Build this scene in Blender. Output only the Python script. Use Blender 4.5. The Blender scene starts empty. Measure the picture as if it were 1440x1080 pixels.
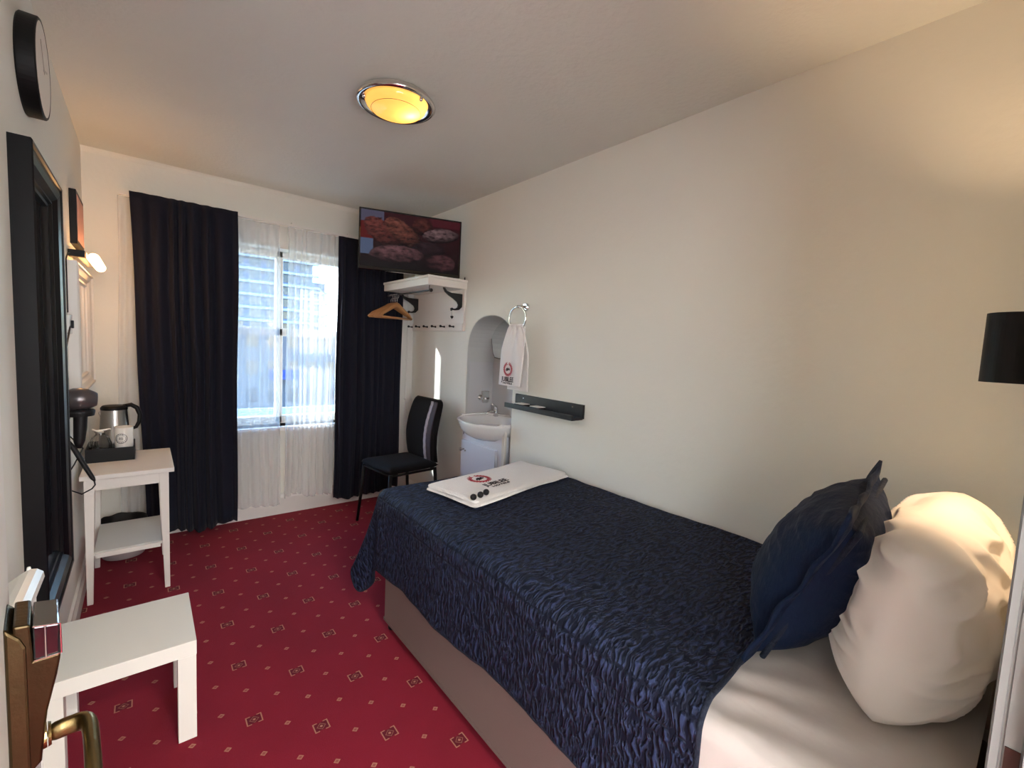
import bpy, bmesh, math, random
from mathutils import Vector, Matrix, noise
random.seed(7)
C = bpy.context.scene.collection
PI = math.pi

# ---------------------------------------------------------------- room measures (metres)
XL, XR, YF, YN, H = -0.267, 1.857, 3.70, 0.013, 2.40

# ---------------------------------------------------------------- materials
def lin(c):
    return tuple((v/12.92 if v <= 0.04045 else ((v+0.055)/1.055)**2.4) for v in c)
def rgb(r, g, b):
    return lin((r/255, g/255, b/255)) + (1,)

def mat(name, col, rough=0.6, metal=0.0, bump=0.0, bscale=60, bstretch=(1, 1, 1), var=0.0, vscale=4,
        sheen=0.0, coat=0.0, emit=None, estr=0.0, trans=0.0, ior=1.45, spec=0.5, coord='Object'):
    m = bpy.data.materials.new(name); m.use_nodes = True
    nt = m.node_tree; b = nt.nodes['Principled BSDF']
    b.inputs['Base Color'].default_value = col
    b.inputs['Roughness'].default_value = rough
    b.inputs['Metallic'].default_value = metal
    b.inputs['IOR'].default_value = ior
    b.inputs['Specular IOR Level'].default_value = spec
    b.inputs['Transmission Weight'].default_value = trans
    b.inputs['Sheen Weight'].default_value = sheen
    b.inputs['Coat Weight'].default_value = coat
    if emit:
        b.inputs['Emission Color'].default_value = emit
        b.inputs['Emission Strength'].default_value = estr
    tc = nt.nodes.new('ShaderNodeTexCoord')
    if var > 0:
        n = nt.nodes.new('ShaderNodeTexNoise'); n.inputs['Scale'].default_value = vscale; n.inputs['Detail'].default_value = 4
        nt.links.new(tc.outputs[coord], n.inputs['Vector'])
        mx = nt.nodes.new('ShaderNodeMix'); mx.data_type = 'RGBA'
        d = tuple(max(0, v*(1-var)) for v in col[:3]) + (1,)
        l = tuple(min(1, v*(1+var)) for v in col[:3]) + (1,)
        mx.inputs[6].default_value = d; mx.inputs[7].default_value = l
        nt.links.new(n.outputs['Fac'], mx.inputs[0]); nt.links.new(mx.outputs[2], b.inputs['Base Color'])
    if bump > 0:
        mp = nt.nodes.new('ShaderNodeMapping'); mp.inputs['Scale'].default_value = bstretch
        nt.links.new(tc.outputs[coord], mp.inputs['Vector'])
        n = nt.nodes.new('ShaderNodeTexNoise'); n.inputs['Scale'].default_value = bscale; n.inputs['Detail'].default_value = 3
        nt.links.new(mp.outputs[0], n.inputs['Vector'])
        bp = nt.nodes.new('ShaderNodeBump'); bp.inputs['Strength'].default_value = bump; bp.inputs['Distance'].default_value = 0.01
        nt.links.new(n.outputs['Fac'], bp.inputs['Height']); nt.links.new(bp.outputs[0], b.inputs['Normal'])
    return m

class NG:
    """tiny math-node helper"""
    def __init__(s, m): s.nt = m.node_tree
    def op(s, o, a, b=None, c=None):
        n = s.nt.nodes.new('ShaderNodeMath'); n.operation = o
        for i, v in enumerate((a, b, c)):
            if v is None: continue
            if isinstance(v, (int, float)): n.inputs[i].default_value = v
            else: s.nt.links.new(v, n.inputs[i])
        return n.outputs[0]
    def new(s, t): return s.nt.nodes.new(t)
    def link(s, a, b): s.nt.links.new(a, b)
    def mix(s, f, a, b):
        n = s.nt.nodes.new('ShaderNodeMix'); n.data_type = 'RGBA'
        for i, v in ((0, f), (6, a), (7, b)):
            if isinstance(v, (int, float, tuple)): n.inputs[i].default_value = v
            else: s.nt.links.new(v, n.inputs[i])
        return n.outputs[2]

M = {}
M['wall'] = mat('wall_paint', rgb(227, 225, 215), 0.75, bump=0.12, bscale=35, var=0.015)
M['ceil'] = mat('ceiling_paint', rgb(216, 216, 208), 0.6, bump=0.25, bscale=45, var=0.02)
M['trim'] = mat('white_gloss_trim', rgb(225, 222, 216), 0.35, bump=0.05, bscale=30)
M['tile'] = mat('alcove_tile', rgb(198, 197, 198), 0.25, bump=0.03, bscale=10)
M['white'] = mat('white_lacquer', rgb(228, 224, 216), 0.4, bump=0.03, bscale=20)
M['whitewood'] = mat('white_painted_wood', rgb(226, 220, 212), 0.5, bump=0.06, bscale=60, bstretch=(1, 8, 1))
M['table'] = mat('white_table_foil', rgb(232, 229, 218), 0.5)
M['radiator'] = mat('radiator_enamel', rgb(232, 230, 224), 0.3)
M['ceramic'] = mat('white_ceramic', rgb(235, 234, 232), 0.12, coat=0.5)
M['cabinet'] = mat('vanity_white', rgb(222, 224, 232), 0.4)
M['black'] = mat('black_matte', rgb(10, 9, 10), 0.5, spec=0.3)
M['blackgloss'] = mat('black_gloss', rgb(10, 11, 13), 0.12, coat=0.4)
M['blackframe'] = mat('black_mirror_frame', rgb(9, 9, 12), 0.3, spec=0.35, bump=0.04, bscale=20)
M['iron'] = mat('black_iron', rgb(22, 22, 22), 0.45)
M['ledge'] = mat('dark_ledge', rgb(34, 35, 38), 0.45)
M['chrome'] = mat('chrome', rgb(220, 218, 215), 0.12, metal=1.0)
M['steel'] = mat('brushed_steel', rgb(180, 175, 168), 0.28, metal=1.0, bump=0.03, bscale=80, bstretch=(1, 1, .05))
M['mirror'] = mat('mirror_glass', rgb(235, 238, 238), 0.02, metal=1.0)
M['brass'] = mat('antique_brass', rgb(146, 126, 84), 0.3, metal=1.0, bump=0.05, bscale=200, var=0.15, vscale=30)
M['brassdark'] = mat('antique_brass_dark', rgb(86, 72, 50), 0.38, metal=1.0, bump=0.05, bscale=200, var=0.2, vscale=30)
M['brasscase'] = mat('bronzed_lock_case', rgb(72, 60, 42), 0.32, metal=1.0, bump=0.05, bscale=200, var=0.2, vscale=30)
M['hangerwood'] = mat('hanger_wood', rgb(180, 128, 78), 0.35, bump=0.05, bscale=30, bstretch=(1, 8, 8), var=0.12, vscale=20, coat=0.3)
M['navycurtain'] = mat('navy_curtain_cloth', rgb(10, 14, 32), 0.9, bump=0.15, bscale=300, sheen=0.03)
M['cushion'] = mat('navy_velvet', rgb(6, 22, 48), 0.65, spec=0.2, bump=0.5, bscale=28, bstretch=(1, 2.2, 1), sheen=0.02, var=0.25, vscale=15)
M['cord'] = mat('navy_cord', rgb(14, 24, 42), 0.8, bump=0.5, bscale=150)
M['linen'] = mat('white_linen', rgb(232, 226, 220), 0.8, bump=0.25, bscale=9, bstretch=(1, 1.6, 1), sheen=0.1)
M['sheet'] = mat('white_sheet', rgb(206, 197, 190), 0.75, bump=0.35, bscale=7, bstretch=(1.6, 1, 1), sheen=0.1)
M['towel'] = mat('white_terry', rgb(236, 232, 228), 0.95, bump=0.35, bscale=260, sheen=0.3)
M['divan'] = mat('divan_fabric', rgb(122, 104, 98), 0.9, bump=0.2, bscale=300)
M['chairfab'] = mat('black_chair_fabric', rgb(14, 11, 13), 0.8, bump=0.2, bscale=200, sheen=0.02, spec=0.2)
M['chairgrey'] = mat('dark_grey_chair_panel', rgb(62, 52, 58), 0.7, bump=0.2, bscale=150)
M['chairstripe'] = mat('grey_chair_stripe', rgb(168, 158, 164), 0.6, bump=0.6, bscale=120, var=0.2, vscale=80)
M['red'] = mat('logo_red', rgb(176, 52, 66), 0.9)
M['darklogo'] = mat('logo_black', rgb(48, 42, 50), 0.9)
M['binmarble'] = mat('pale_bin', rgb(190, 178, 178), 0.4, var=0.12, vscale=18)
M['glass'] = mat('clear_glass', (0.95, 0.95, 0.95, 1), 0.02, trans=1.0, ior=1.45)
M['dryer'] = mat('dryer_shell', rgb(104, 98, 98), 0.3, metal=0.6)
M['mug'] = mat('mug_glaze', rgb(232, 228, 220), 0.2, coat=0.3)
M['rubber'] = mat('black_rubber', rgb(14, 14, 15), 0.55)
M['paper'] = mat('white_paper', rgb(240, 238, 232), 0.7)
M['blackglass'] = mat('lock_sensor_glass', rgb(12, 16, 20), 0.06, coat=1.0)
M['picpink'] = mat('print_pink', rgb(196, 150, 140), 0.6, var=0.25, vscale=18)
M['choc'] = mat('black_ball', rgb(22, 20, 20), 0.5, bump=0.3, bscale=200)
M['pipe'] = mat('painted_pipe', rgb(224, 220, 214), 0.4)
M['candlelamp'] = mat('warm_lamp_diffuser', rgb(255, 225, 180), 0.5, emit=(1.0, 0.52, 0.2, 1), estr=3.2)
M['ground'] = mat('asphalt', rgb(60, 64, 70), 0.9, var=0.1)
M['bldg1'] = mat('tower_render', rgb(66, 84, 116), 0.8, var=0.05)
M['bldg2'] = mat('low_building_render', rgb(74, 78, 90), 0.8, var=0.08)
M['bldg3'] = mat('pale_parapet', rgb(128, 142, 160), 0.8)
M['bwin'] = mat('building_glass', rgb(20, 28, 48), 0.15)
M['blueawn'] = mat('blue_awning', rgb(20, 50, 120), 0.7)
M['vehicle'] = mat('white_vehicle', rgb(130, 135, 140), 0.3, coat=0.5)

# sheer voile: part of the light goes straight through the weave
m = bpy.data.materials.new('white_voile'); m.use_nodes = True; nt = m.node_tree; nt.nodes.clear()
out = nt.nodes.new('ShaderNodeOutputMaterial'); tr = nt.nodes.new('ShaderNodeBsdfTransparent'); tl = nt.nodes.new('ShaderNodeBsdfTranslucent')
df = nt.nodes.new('ShaderNodeBsdfDiffuse'); m1 = nt.nodes.new('ShaderNodeMixShader'); m2 = nt.nodes.new('ShaderNodeMixShader')
tr.inputs[0].default_value = (0.97, 0.98, 1, 1); tl.inputs[0].default_value = (0.93, 0.94, 0.95, 1); df.inputs[0].default_value = (0.93, 0.92, 0.91, 1)
m1.inputs[0].default_value = 0.5; m2.inputs[0].default_value = 0.33
nt.links.new(tl.outputs[0], m1.inputs[1]); nt.links.new(df.outputs[0], m1.inputs[2])
nt.links.new(tr.outputs[0], m2.inputs[1]); nt.links.new(m1.outputs[0], m2.inputs[2]); nt.links.new(m2.outputs[0], out.inputs[0])
M['voile'] = m

# frosted glass of the ceiling lamp: amber, translucent, lit by the bulb behind it
m = bpy.data.materials.new('frosted_lamp_glass'); m.use_nodes = True; nt = m.node_tree; nt.nodes.clear()
out = nt.nodes.new('ShaderNodeOutputMaterial'); tl = nt.nodes.new('ShaderNodeBsdfTranslucent'); gl = nt.nodes.new('ShaderNodeBsdfGlossy')
em = nt.nodes.new('ShaderNodeEmission'); m1 = nt.nodes.new('ShaderNodeMixShader'); ad = nt.nodes.new('ShaderNodeAddShader')
tl.inputs[0].default_value = (1.0, 0.66, 0.25, 1); gl.inputs[0].default_value = (1, 1, 1, 1); gl.inputs['Roughness'].default_value = 0.15
em.inputs[0].default_value = (1.0, 0.50, 0.14, 1); em.inputs[1].default_value = 0.055; m1.inputs[0].default_value = 0.06
nt.links.new(tl.outputs[0], m1.inputs[1]); nt.links.new(gl.outputs[0], m1.inputs[2])
nt.links.new(m1.outputs[0], ad.inputs[0]); nt.links.new(em.outputs[0], ad.inputs[1]); nt.links.new(ad.outputs[0], out.inputs[0])
M['frost'] = m

# carpet: crimson with a woven lattice of medallions and small diamonds
def carpet_material():
    m = mat('crimson_carpet', rgb(130, 8, 34), 0.95, sheen=0.02); g = NG(m); b = m.node_tree.nodes['Principled BSDF']
    tc = g.new('ShaderNodeTexCoord'); sp = g.new('ShaderNodeSeparateXYZ'); g.link(tc.outputs['Object'], sp.inputs[0])
    X = g.op('SUBTRACT', sp.outputs[0], 0.285); Y = g.op('SUBTRACT', sp.outputs[1], 2.361)
    i = g.op('DIVIDE', X, 0.09); j = g.op('DIVIDE', Y, 0.0833)
    p = g.op('MULTIPLY', g.op('ADD', i, j), 0.5); q = g.op('MULTIPLY', g.op('SUBTRACT', i, j), 0.5)
    pr = g.op('ROUND', p); qr = g.op('ROUND', q)
    dp = g.op('SUBTRACT', p, pr); dq = g.op('SUBTRACT', q, qr)
    dx = g.op('ABSOLUTE', g.op('MULTIPLY', g.op('ADD', dp, dq), 0.09)); dy = g.op('ABSOLUTE', g.op('MULTIPLY', g.op('SUBTRACT', dp, dq), 0.0833))
    even = g.op('MULTIPLY', g.op('LESS_THAN', g.op('PINGPONG', pr, 1.0), 0.5), g.op('LESS_THAN', g.op('PINGPONG', qr, 1.0), 0.5))
    def lt(a, v): return g.op('LESS_THAN', a, v)
    def gt(a, v): return g.op('GREATER_THAN', a, v)
    mul = lambda *a: a[0] if len(a) == 1 else g.op('MULTIPLY', a[0], mul(*a[1:]))
    mx = lambda a, b: g.op('MAXIMUM', a, b)
    # medallion
    box = mul(lt(dx, 0.0255), lt(dy, 0.0215)); inner = mul(lt(dx, 0.0215), lt(dy, 0.0175))
    frame = mul(box, g.op('SUBTRACT', 1.0, inner), mx(gt(dx, 0.010), lt(dy, 0.0)))
    l1 = g.op('ADD', dx, dy)
    cen = lt(l1, 0.006)
    ring = mul(lt(l1, 0.016), gt(l1, 0.0125))
    medal = mx(frame, mx(cen, g.op('MULTIPLY', ring, 0.55)))
    darkpart = g.op('MULTIPLY', inner, 0.55)
    # small diamond, hollow
    l2 = g.op('ADD', dx, g.op('MULTIPLY', dy, 1.1))
    small = mx(mul(lt(l2, 0.0115), gt(l2, 0.0065)), g.op('MULTIPLY', lt(l2, 0.011), 0.45))
    fac = g.op('ADD', g.op('MULTIPLY', medal, even), g.op('MULTIPLY', small, g.op('SUBTRACT', 1.0, even)))
    n = g.new('ShaderNodeTexNoise'); n.inputs['Scale'].default_value = 3.0; n.inputs['Detail'].default_value = 6; g.link(tc.outputs['Object'], n.inputs['Vector'])
    n2 = g.new('ShaderNodeTexNoise'); n2.inputs['Scale'].default_value = 350; n2.inputs['Detail'].default_value = 2; g.link(tc.outputs['Object'], n2.inputs['Vector'])
    base = g.mix(n.outputs['Fac'], rgb(122, 3, 32), rgb(148, 7, 42))
    base = g.mix(g.op('MULTIPLY', n2.outputs['Fac'], 0.35), base, rgb(84, 2, 20))
    base = g.mix(g.op('MULTIPLY', darkpart, even), base, rgb(60, 4, 18))
    colr = g.mix(g.op('MULTIPLY', fac, 0.5), base, rgb(208, 168, 132))
    g.link(colr, b.inputs['Base Color'])
    bp = g.new('ShaderNodeBump'); bp.inputs['Strength'].default_value = 0.5; bp.inputs['Distance'].default_value = 0.004
    g.link(n2.outputs['Fac'], bp.inputs['Height']); g.link(bp.outputs[0], b.inputs['Normal'])
    return m
M['carpet'] = carpet_material()

# quilt: short puckers running across the channels (UV holds cloth metres)
def quilt_material():
    m = mat('navy_quilt', rgb(22, 38, 72), 0.7, sheen=0.03, spec=0.25); g = NG(m); b = m.node_tree.nodes['Principled BSDF']
    b.inputs['Sheen Tint'].default_value = (0.45, 0.62, 1, 1); b.inputs['Sheen Roughness'].default_value = 0.4
    uv = g.new('ShaderNodeTexCoord'); w = g.new('ShaderNodeTexNoise'); w.inputs['Scale'].default_value = 14; w.inputs['Detail'].default_value = 2
    g.link(uv.outputs['UV'], w.inputs['Vector'])
    ad = g.new('ShaderNodeVectorMath'); ad.operation = 'MULTIPLY_ADD'; ad.inputs[1].default_value = (0.06, 0.035, 0)
    g.link(w.outputs['Color'], ad.inputs[0]); g.link(uv.outputs['UV'], ad.inputs[2])
    mp = g.new('ShaderNodeMapping'); mp.inputs['Scale'].default_value = (34, 92, 1); g.link(ad.outputs[0], mp.inputs['Vector'])
    n = g.new('ShaderNodeTexNoise'); n.inputs['Scale'].default_value = 1.0; n.inputs['Detail'].default_value = 1.5; g.link(mp.outputs[0], n.inputs['Vector'])
    r = g.new('ShaderNodeMapRange'); r.interpolation_type = 'SMOOTHSTEP'; r.inputs[1].default_value = 0.40; r.inputs[2].default_value = 0.66; g.link(n.outputs['Fac'], r.inputs[0])
    sp = g.new('ShaderNodeSeparateXYZ'); g.link(uv.outputs['UV'], sp.inputs[0])
    u = sp.outputs[0]
    st = None
    for c in (0.02, 0.075):
        d = g.op('ABSOLUTE', g.op('SUBTRACT', u, c)); s = g.op('SUBTRACT', 1.0, g.op('MINIMUM', g.op('DIVIDE', d, 0.006), 1.0))
        st = s if st is None else g.op('MAXIMUM', st, s)
    hgt = g.op('MULTIPLY', r.outputs[0], g.op('SUBTRACT', 1.0, st))
    bp = g.new('ShaderNodeBump'); bp.inputs['Strength'].default_value = 1.0; bp.inputs['Distance'].default_value = 0.018
    g.link(hgt, bp.inputs['Height']); g.link(bp.outputs[0], b.inputs['Normal'])
    g.link(g.mix(hgt, rgb(8, 14, 33), rgb(44, 54, 86)), b.inputs['Base Color'])  # highlights on crests and shade in creases painted into the colour
    return m
M['quilt'] = quilt_material()

# TV picture: a heap of dark glazed pieces on a reddish background
def screen_material():
    m = bpy.data.materials.new('television_picture'); m.use_nodes = True; g = NG(m); b = m.node_tree.nodes['Principled BSDF']
    uv = g.new('ShaderNodeTexCoord'); sp = g.new('ShaderNodeSeparateXYZ'); g.link(uv.outputs['UV'], sp.inputs[0]); U, V = sp.outputs[0], sp.outputs[1]
    n = g.new('ShaderNodeTexNoise'); n.inputs['Scale'].default_value = 15; n.inputs['Detail'].default_value = 6; n.inputs['Roughness'].default_value = 0.7; g.link(uv.outputs['UV'], n.inputs['Vector'])
    w = g.op('SUBTRACT', n.outputs['Fac'], 0.5)
    Uw = g.op('MULTIPLY_ADD', w, 0.10, U); Vw = g.op('MULTIPLY_ADD', w, 0.13, V)
    base = g.mix(g.op('MULTIPLY', V, 0.6), rgb(14, 9, 12), rgb(70, 28, 34))
    def box(u0, u1, v0, v1): return g.op('MULTIPLY', g.op('MULTIPLY', g.op('GREATER_THAN', U, u0), g.op('LESS_THAN', U, u1)), g.op('MULTIPLY', g.op('GREATER_THAN', V, v0), g.op('LESS_THAN', V, v1)))
    base = g.mix(box(0, 0.22, 0.80, 1.0), base, rgb(84, 80, 100)); base = g.mix(box(0, 0.12, 0.50, 0.80), base, rgb(92, 26, 26)); base = g.mix(box(0, 0.12, 0.22, 0.50), base, rgb(84, 96, 124))
    base = g.mix(box(0.68, 1.0, 0.86, 1.0), base, rgb(74, 26, 34))
    col = base
    for (cx, cy, rx, ry, a, c) in [(0.22, 0.62, 0.15, 0.30, 0.5, (128, 66, 60)), (0.42, 0.66, 0.13, 0.30, 0.5, (136, 78, 66)), (0.60, 0.82, 0.10, 0.16, 0, (98, 50, 44)),
                                   (0.80, 0.70, 0.20, 0.13, 0.35, (132, 102, 104)), (0.68, 0.42, 0.17, 0.14, 0.2, (56, 36, 42)), (0.36, 0.26, 0.27, 0.17, 0.12, (122, 82, 86)), (0.80, 0.18, 0.16, 0.17, -0.6, (98, 60, 64))]:
        du = g.op('SUBTRACT', Uw, cx); dv = g.op('SUBTRACT', Vw, cy); ca, sa = math.cos(a), math.sin(a)
        e1 = g.op('DIVIDE', g.op('ADD', g.op('MULTIPLY', du, ca), g.op('MULTIPLY', dv, sa)), rx)
        e2 = g.op('DIVIDE', g.op('SUBTRACT', g.op('MULTIPLY', dv, ca), g.op('MULTIPLY', du, sa)), ry)
        r2 = g.op('ADD', g.op('MULTIPLY', e1, e1), g.op('MULTIPLY', e2, e2))
        ins = g.op('LESS_THAN', r2, 1.0)
        hh = g.op('SQRT', g.op('MAXIMUM', g.op('SUBTRACT', 1.0, r2), 0.0))
        shade = g.op('MULTIPLY', g.op('MULTIPLY_ADD', g.op('ADD', e2, hh), 0.42, 0.12), g.op('MAXIMUM', g.op('MULTIPLY_ADD', n.outputs['Fac'], 5.0, -1.7), 0.05))
        cc = g.mix(shade, rgb(16, 8, 12), rgb(*c))
        col = g.mix(ins, col, cc)
    g.link(col, b.inputs['Emission Color']); b.inputs['Emission Strength'].default_value = 0.085
    b.inputs['Base Color'].default_value = rgb(5, 5, 6); b.inputs['Roughness'].default_value = 0.45; b.inputs['Specular IOR Level'].default_value = 0.12
    return m
M['screen'] = screen_material()

# ---------------------------------------------------------------- mesh helpers
MAT = {}
def tagset(o, label=None, cat=None, group=None, kind=None):
    if label: o['label'] = label
    if cat: o['category'] = cat
    if group: o['group'] = group
    if kind: o['kind'] = kind
    return o
def thing(name, label, cat, loc=(0, 0, 0), rz=0, group=None):
    o = bpy.data.objects.new(name, None); C.objects.link(o); o.location = loc; o.rotation_euler = (0, 0, rz); o.empty_display_size = 0.05
    MAT[o.name] = Matrix.Translation(loc) @ Matrix.Rotation(rz, 4, 'Z')
    return tagset(o, label, cat, group)
def obj(name, bm, m, parent=None, smooth=False, bevel=0, label=None, sub=0, solid=0, keep_uv=False, local=False):
    if not local and parent is not None:
        root = parent
        while root.parent: root = root.parent
        if root.name in MAT: bm.transform(MAT[root.name].inverted())
    off = Vector((0, 0, 0))
    if parent is None and not local:
        vs = [v.co for v in bm.verts]
        off = Vector(((min(v.x for v in vs)+max(v.x for v in vs))/2, (min(v.y for v in vs)+max(v.y for v in vs))/2, min(v.z for v in vs)))
        bm.transform(Matrix.Translation(-off))
    me = bpy.data.meshes.new(name)
    bm.normal_update(); bm.to_mesh(me); bm.free()
    o = bpy.data.objects.new(name, me); C.objects.link(o)
    me.materials.append(M[m] if isinstance(m, str) else m)
    if parent is not None: o.parent = parent
    else:
        o.location = off; MAT[o.name] = Matrix.Translation(off)
    if smooth:
        for p in me.polygons: p.use_smooth = True
    if bevel:
        b = o.modifiers.new('bevel', 'BEVEL'); b.width = bevel; b.segments = 2; b.limit_method = 'ANGLE'; b.angle_limit = 0.7
    if solid:
        s = o.modifiers.new('solid', 'SOLIDIFY'); s.thickness = solid; s.offset = 0
    if sub:
        s = o.modifiers.new('sub', 'SUBSURF'); s.levels = sub; s.render_levels = sub
    if label: o['label'] = label
    return o
def B(): return bmesh.new()
def box(bm, x0, x1, y0, y1, z0, z1, Mx=None):
    vs = [bm.verts.new(Vector((x, y, z))) for x in (x0, x1) for y in (y0, y1) for z in (z0, z1)]
    if Mx is not None:
        for v in vs: v.co = Mx @ v.co
    for f in ((0, 1, 3, 2), (4, 6, 7, 5), (0, 4, 5, 1), (2, 3, 7, 6), (0, 2, 6, 4), (1, 5, 7, 3)):
        bm.faces.new([vs[i] for i in f])
    return bm
def taper(bm, x0, x1, y0, y1, z0, z1, k, ax=0.5, ay=0.5):
    """leg: full section at z1, k times as wide at z0, shrinking towards (ax, ay)"""
    cx, cy = x0+(x1-x0)*ax, y0+(y1-y0)*ay
    b = [bm.verts.new((cx+(x-cx)*k, cy+(y-cy)*k, z0)) for x, y in ((x0, y0), (x1, y0), (x1, y1), (x0, y1))]
    t = [bm.verts.new((x, y, z1)) for x, y in ((x0, y0), (x1, y0), (x1, y1), (x0, y1))]
    bm.faces.new(b[::-1]); bm.faces.new(t)
    for i in range(4): bm.faces.new((b[i], b[(i+1) % 4], t[(i+1) % 4], t[i]))
    return bm
def tube(bm, pts, r, seg=12, cap=True, flat=None):
    pts = [Vector(p) for p in pts]; n = len(pts)
    rs = r if isinstance(r, (list, tuple)) else [r]*n
    rings = []; up = None
    for i, p in enumerate(pts):
        t = (pts[min(i+1, n-1)]-pts[max(i-1, 0)]).normalized()
        if up is None:
            a = Vector((0, 0, 1)) if abs(t.z) < 0.9 else Vector((1, 0, 0)); up = (a - t*a.dot(t)).normalized()
        else: up = (up - t*up.dot(t)).normalized()
        s = t.cross(up)
        k = flat if flat else 1
        rings.append([bm.verts.new(p+(up*math.cos(2*PI*j/seg)*rs[i]+s*math.sin(2*PI*j/seg)*rs[i]*k)) for j in range(seg)])
    for i in range(n-1):
        for j in range(seg):
            bm.faces.new((rings[i][j], rings[i][(j+1) % seg], rings[i+1][(j+1) % seg], rings[i+1][j]))
    if cap: bm.faces.new(rings[0][::-1]); bm.faces.new(rings[-1])
    return bm
def lathe(bm, prof, c=(0, 0, 0), seg=40, axis='Z', sx=1, sy=1, closed=False):
    """prof: list of (radius, height) around an axis through c"""
    rings = []
    for r, h in prof:
        if r < 1e-6: ring = [None, (0, 0, h)]
        else: ring = [(r*math.cos(2*PI*j/seg)*sx, r*math.sin(2*PI*j/seg)*sy, h) for j in range(seg)]
        rings.append(ring)
    def tr(p):
        x, y, z = p
        if axis == 'X': x, y, z = z, x, y
        if axis == 'Y': x, y, z = x, z, y
        return Vector((x, y, z))+Vector(c)
    vr = []
    for ring in rings:
        if ring[0] is None: vr.append([bm.verts.new(tr(ring[1]))])
        else: vr.append([bm.verts.new(tr(p)) for p in ring])
    for i in range(len(vr)-1):
        a, b = vr[i], vr[i+1]
        for j in range(seg):
            k = (j+1) % seg
            if len(a) == 1 and len(b) == 1: continue
            if len(a) == 1: bm.faces.new((a[0], b[k], b[j]))
            elif len(b) == 1: bm.faces.new((a[j], a[k], b[0]))
            else: bm.faces.new((a[j], a[k], b[k], b[j]))
    bmesh.ops.recalc_face_normals(bm, faces=bm.faces)
    return bm
def prism(bm, poly, fn, a, b):
    """poly: 2-D outline; fn(u, v, w) -> 3-D; w from a to b"""
    A = [bm.verts.new(fn(u, v, a)) for u, v in poly]; Bv = [bm.verts.new(fn(u, v, b)) for u, v in poly]
    bm.faces.new(A[::-1]); bm.faces.new(Bv)
    n = len(poly)
    for i in range(n): bm.faces.new((A[i], A[(i+1) % n], Bv[(i+1) % n], Bv[i]))
    bmesh.ops.recalc_face_normals(bm, faces=bm.faces)
    return bm
def grid(bm, nu, nv, fn, uv=None):
    lay = bm.loops.layers.uv.new('UVMap') if uv else None
    vs = [[bm.verts.new(fn(i/nu, j/nv)) for j in range(nv+1)] for i in range(nu+1)]
    for i in range(nu):
        for j in range(nv):
            f = bm.faces.new((vs[i][j], vs[i+1][j], vs[i+1][j+1], vs[i][j+1]))
            if uv:
                for l, (a, b) in zip(f.loops, ((i, j), (i+1, j), (i+1, j+1), (i, j+1))): l[lay].uv = uv(a/nu, b/nv)
    return bm
def copy_thing(o, loc=None, label=None):
    c = o.copy(); C.objects.link(c)
    if loc is not None: c.location = loc
    if label: c['label'] = label
    for ch in list(o.children):
        d = ch.copy(); C.objects.link(d); d.parent = c
        for g in list(ch.children):
            e = g.copy(); C.objects.link(e); e.parent = d
    return c
def struct(name, bm, m, parent=None, **k):
    o = obj(name, bm, m, parent, **k)
    if parent is None: o['kind'] = 'structure'
    return o
def text_part(name, s, size, m, parent, Mx, depth=0.0006, label=None, xs=1.0):
    cu = bpy.data.curves.new('t', 'FONT'); cu.body = s; cu.size = size; cu.extrude = depth; cu.align_x = 'CENTER'; cu.align_y = 'CENTER'; cu.offset = size*0.012
    to = bpy.data.objects.new('t', cu); C.objects.link(to)
    dg = bpy.context.evaluated_depsgraph_get(); dg.update()
    me = bpy.data.meshes.new_from_object(to.evaluated_get(dg)); bpy.data.objects.remove(to)
    bm = B(); bm.from_mesh(me); bpy.data.meshes.remove(me)
    bm.transform(Mx @ Matrix.Diagonal((xs, 1, 1, 1)))
    return obj(name, bm, m, parent, label=label)
def frame3(o, ex, ey):
    """matrix with columns ex, ey, ex x ey at o"""
    ex = Vector(ex).normalized(); ey = Vector(ey); ey = (ey-ex*ey.dot(ex)).normalized(); ez = ex.cross(ey)
    return Matrix(((ex.x, ey.x, ez.x, o[0]), (ex.y, ey.y, ez.y, o[1]), (ex.z, ey.z, ez.z, o[2]), (0, 0, 0, 1)))

# ================================================================ ROOM SHELL
b = B(); box(b, -3.0, XR+0.3, -1.8, YF+0.45, -0.10, 0.0); o = struct('floor', b, 'carpet', local=True)
b = B(); box(b, -3.0, XR+0.5, -1.8, YF+0.45, H, H+0.1); struct('ceiling', b, 'ceil')
b = B(); box(b, XL-0.12, XL, -0.12, YF+0.3, 0, H); struct('wall_left', b, 'wall')
# far wall around the window opening
WX0, WX1, WZ0, WZ1 = 0.32, 1.30, 0.68, 2.00
b = B(); WT = YF+0.24
box(b, XL-0.12, WX0, YF, WT, 0, H); box(b, WX1, XR+0.3, YF, WT, 0, H); box(b, WX0, WX1, YF, WT, 0, WZ0); box(b, WX0, WX1, YF, WT, WZ1, H)
struct('wall_far', b, 'wall')
# right wall with the arched alcove opening
AY0, AY1, AXB = 2.245, 2.795, 2.105
arch = [(AY1, 0.0)]
ac, hw, zs, zr = (AY0+AY1)/2, (AY1-AY0)/2, 1.30, 0.275
for k in range(0, 25):
    t = PI*k/24; c_, s_ = math.cos(t), math.sin(t)
    arch.append((ac+hw*math.copysign(abs(c_)**0.85, c_), zs+zr*abs(s_)**0.85))
arch.append((AY0, 0.0))
poly = [(YN-0.14, H), (YN-0.14, 0)] + arch[::-1] + [(YF+0.02, 0), (YF+0.02, H)]
b = B(); prism(b, poly, lambda u, v, w: Vector((w, u, v)), XR, XR+0.245); bmesh.ops.triangulate(b, faces=[f for f in b.faces if len(f.verts) > 4])
struct('wall_right', b, 'wall')
M['alcoveshade'] = mat('alcove_shade_grey', rgb(190, 190, 187), 0.6, bump=0.08, bscale=40)  # greyer than the walls: the shade of the recess is put into the colour
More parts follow.
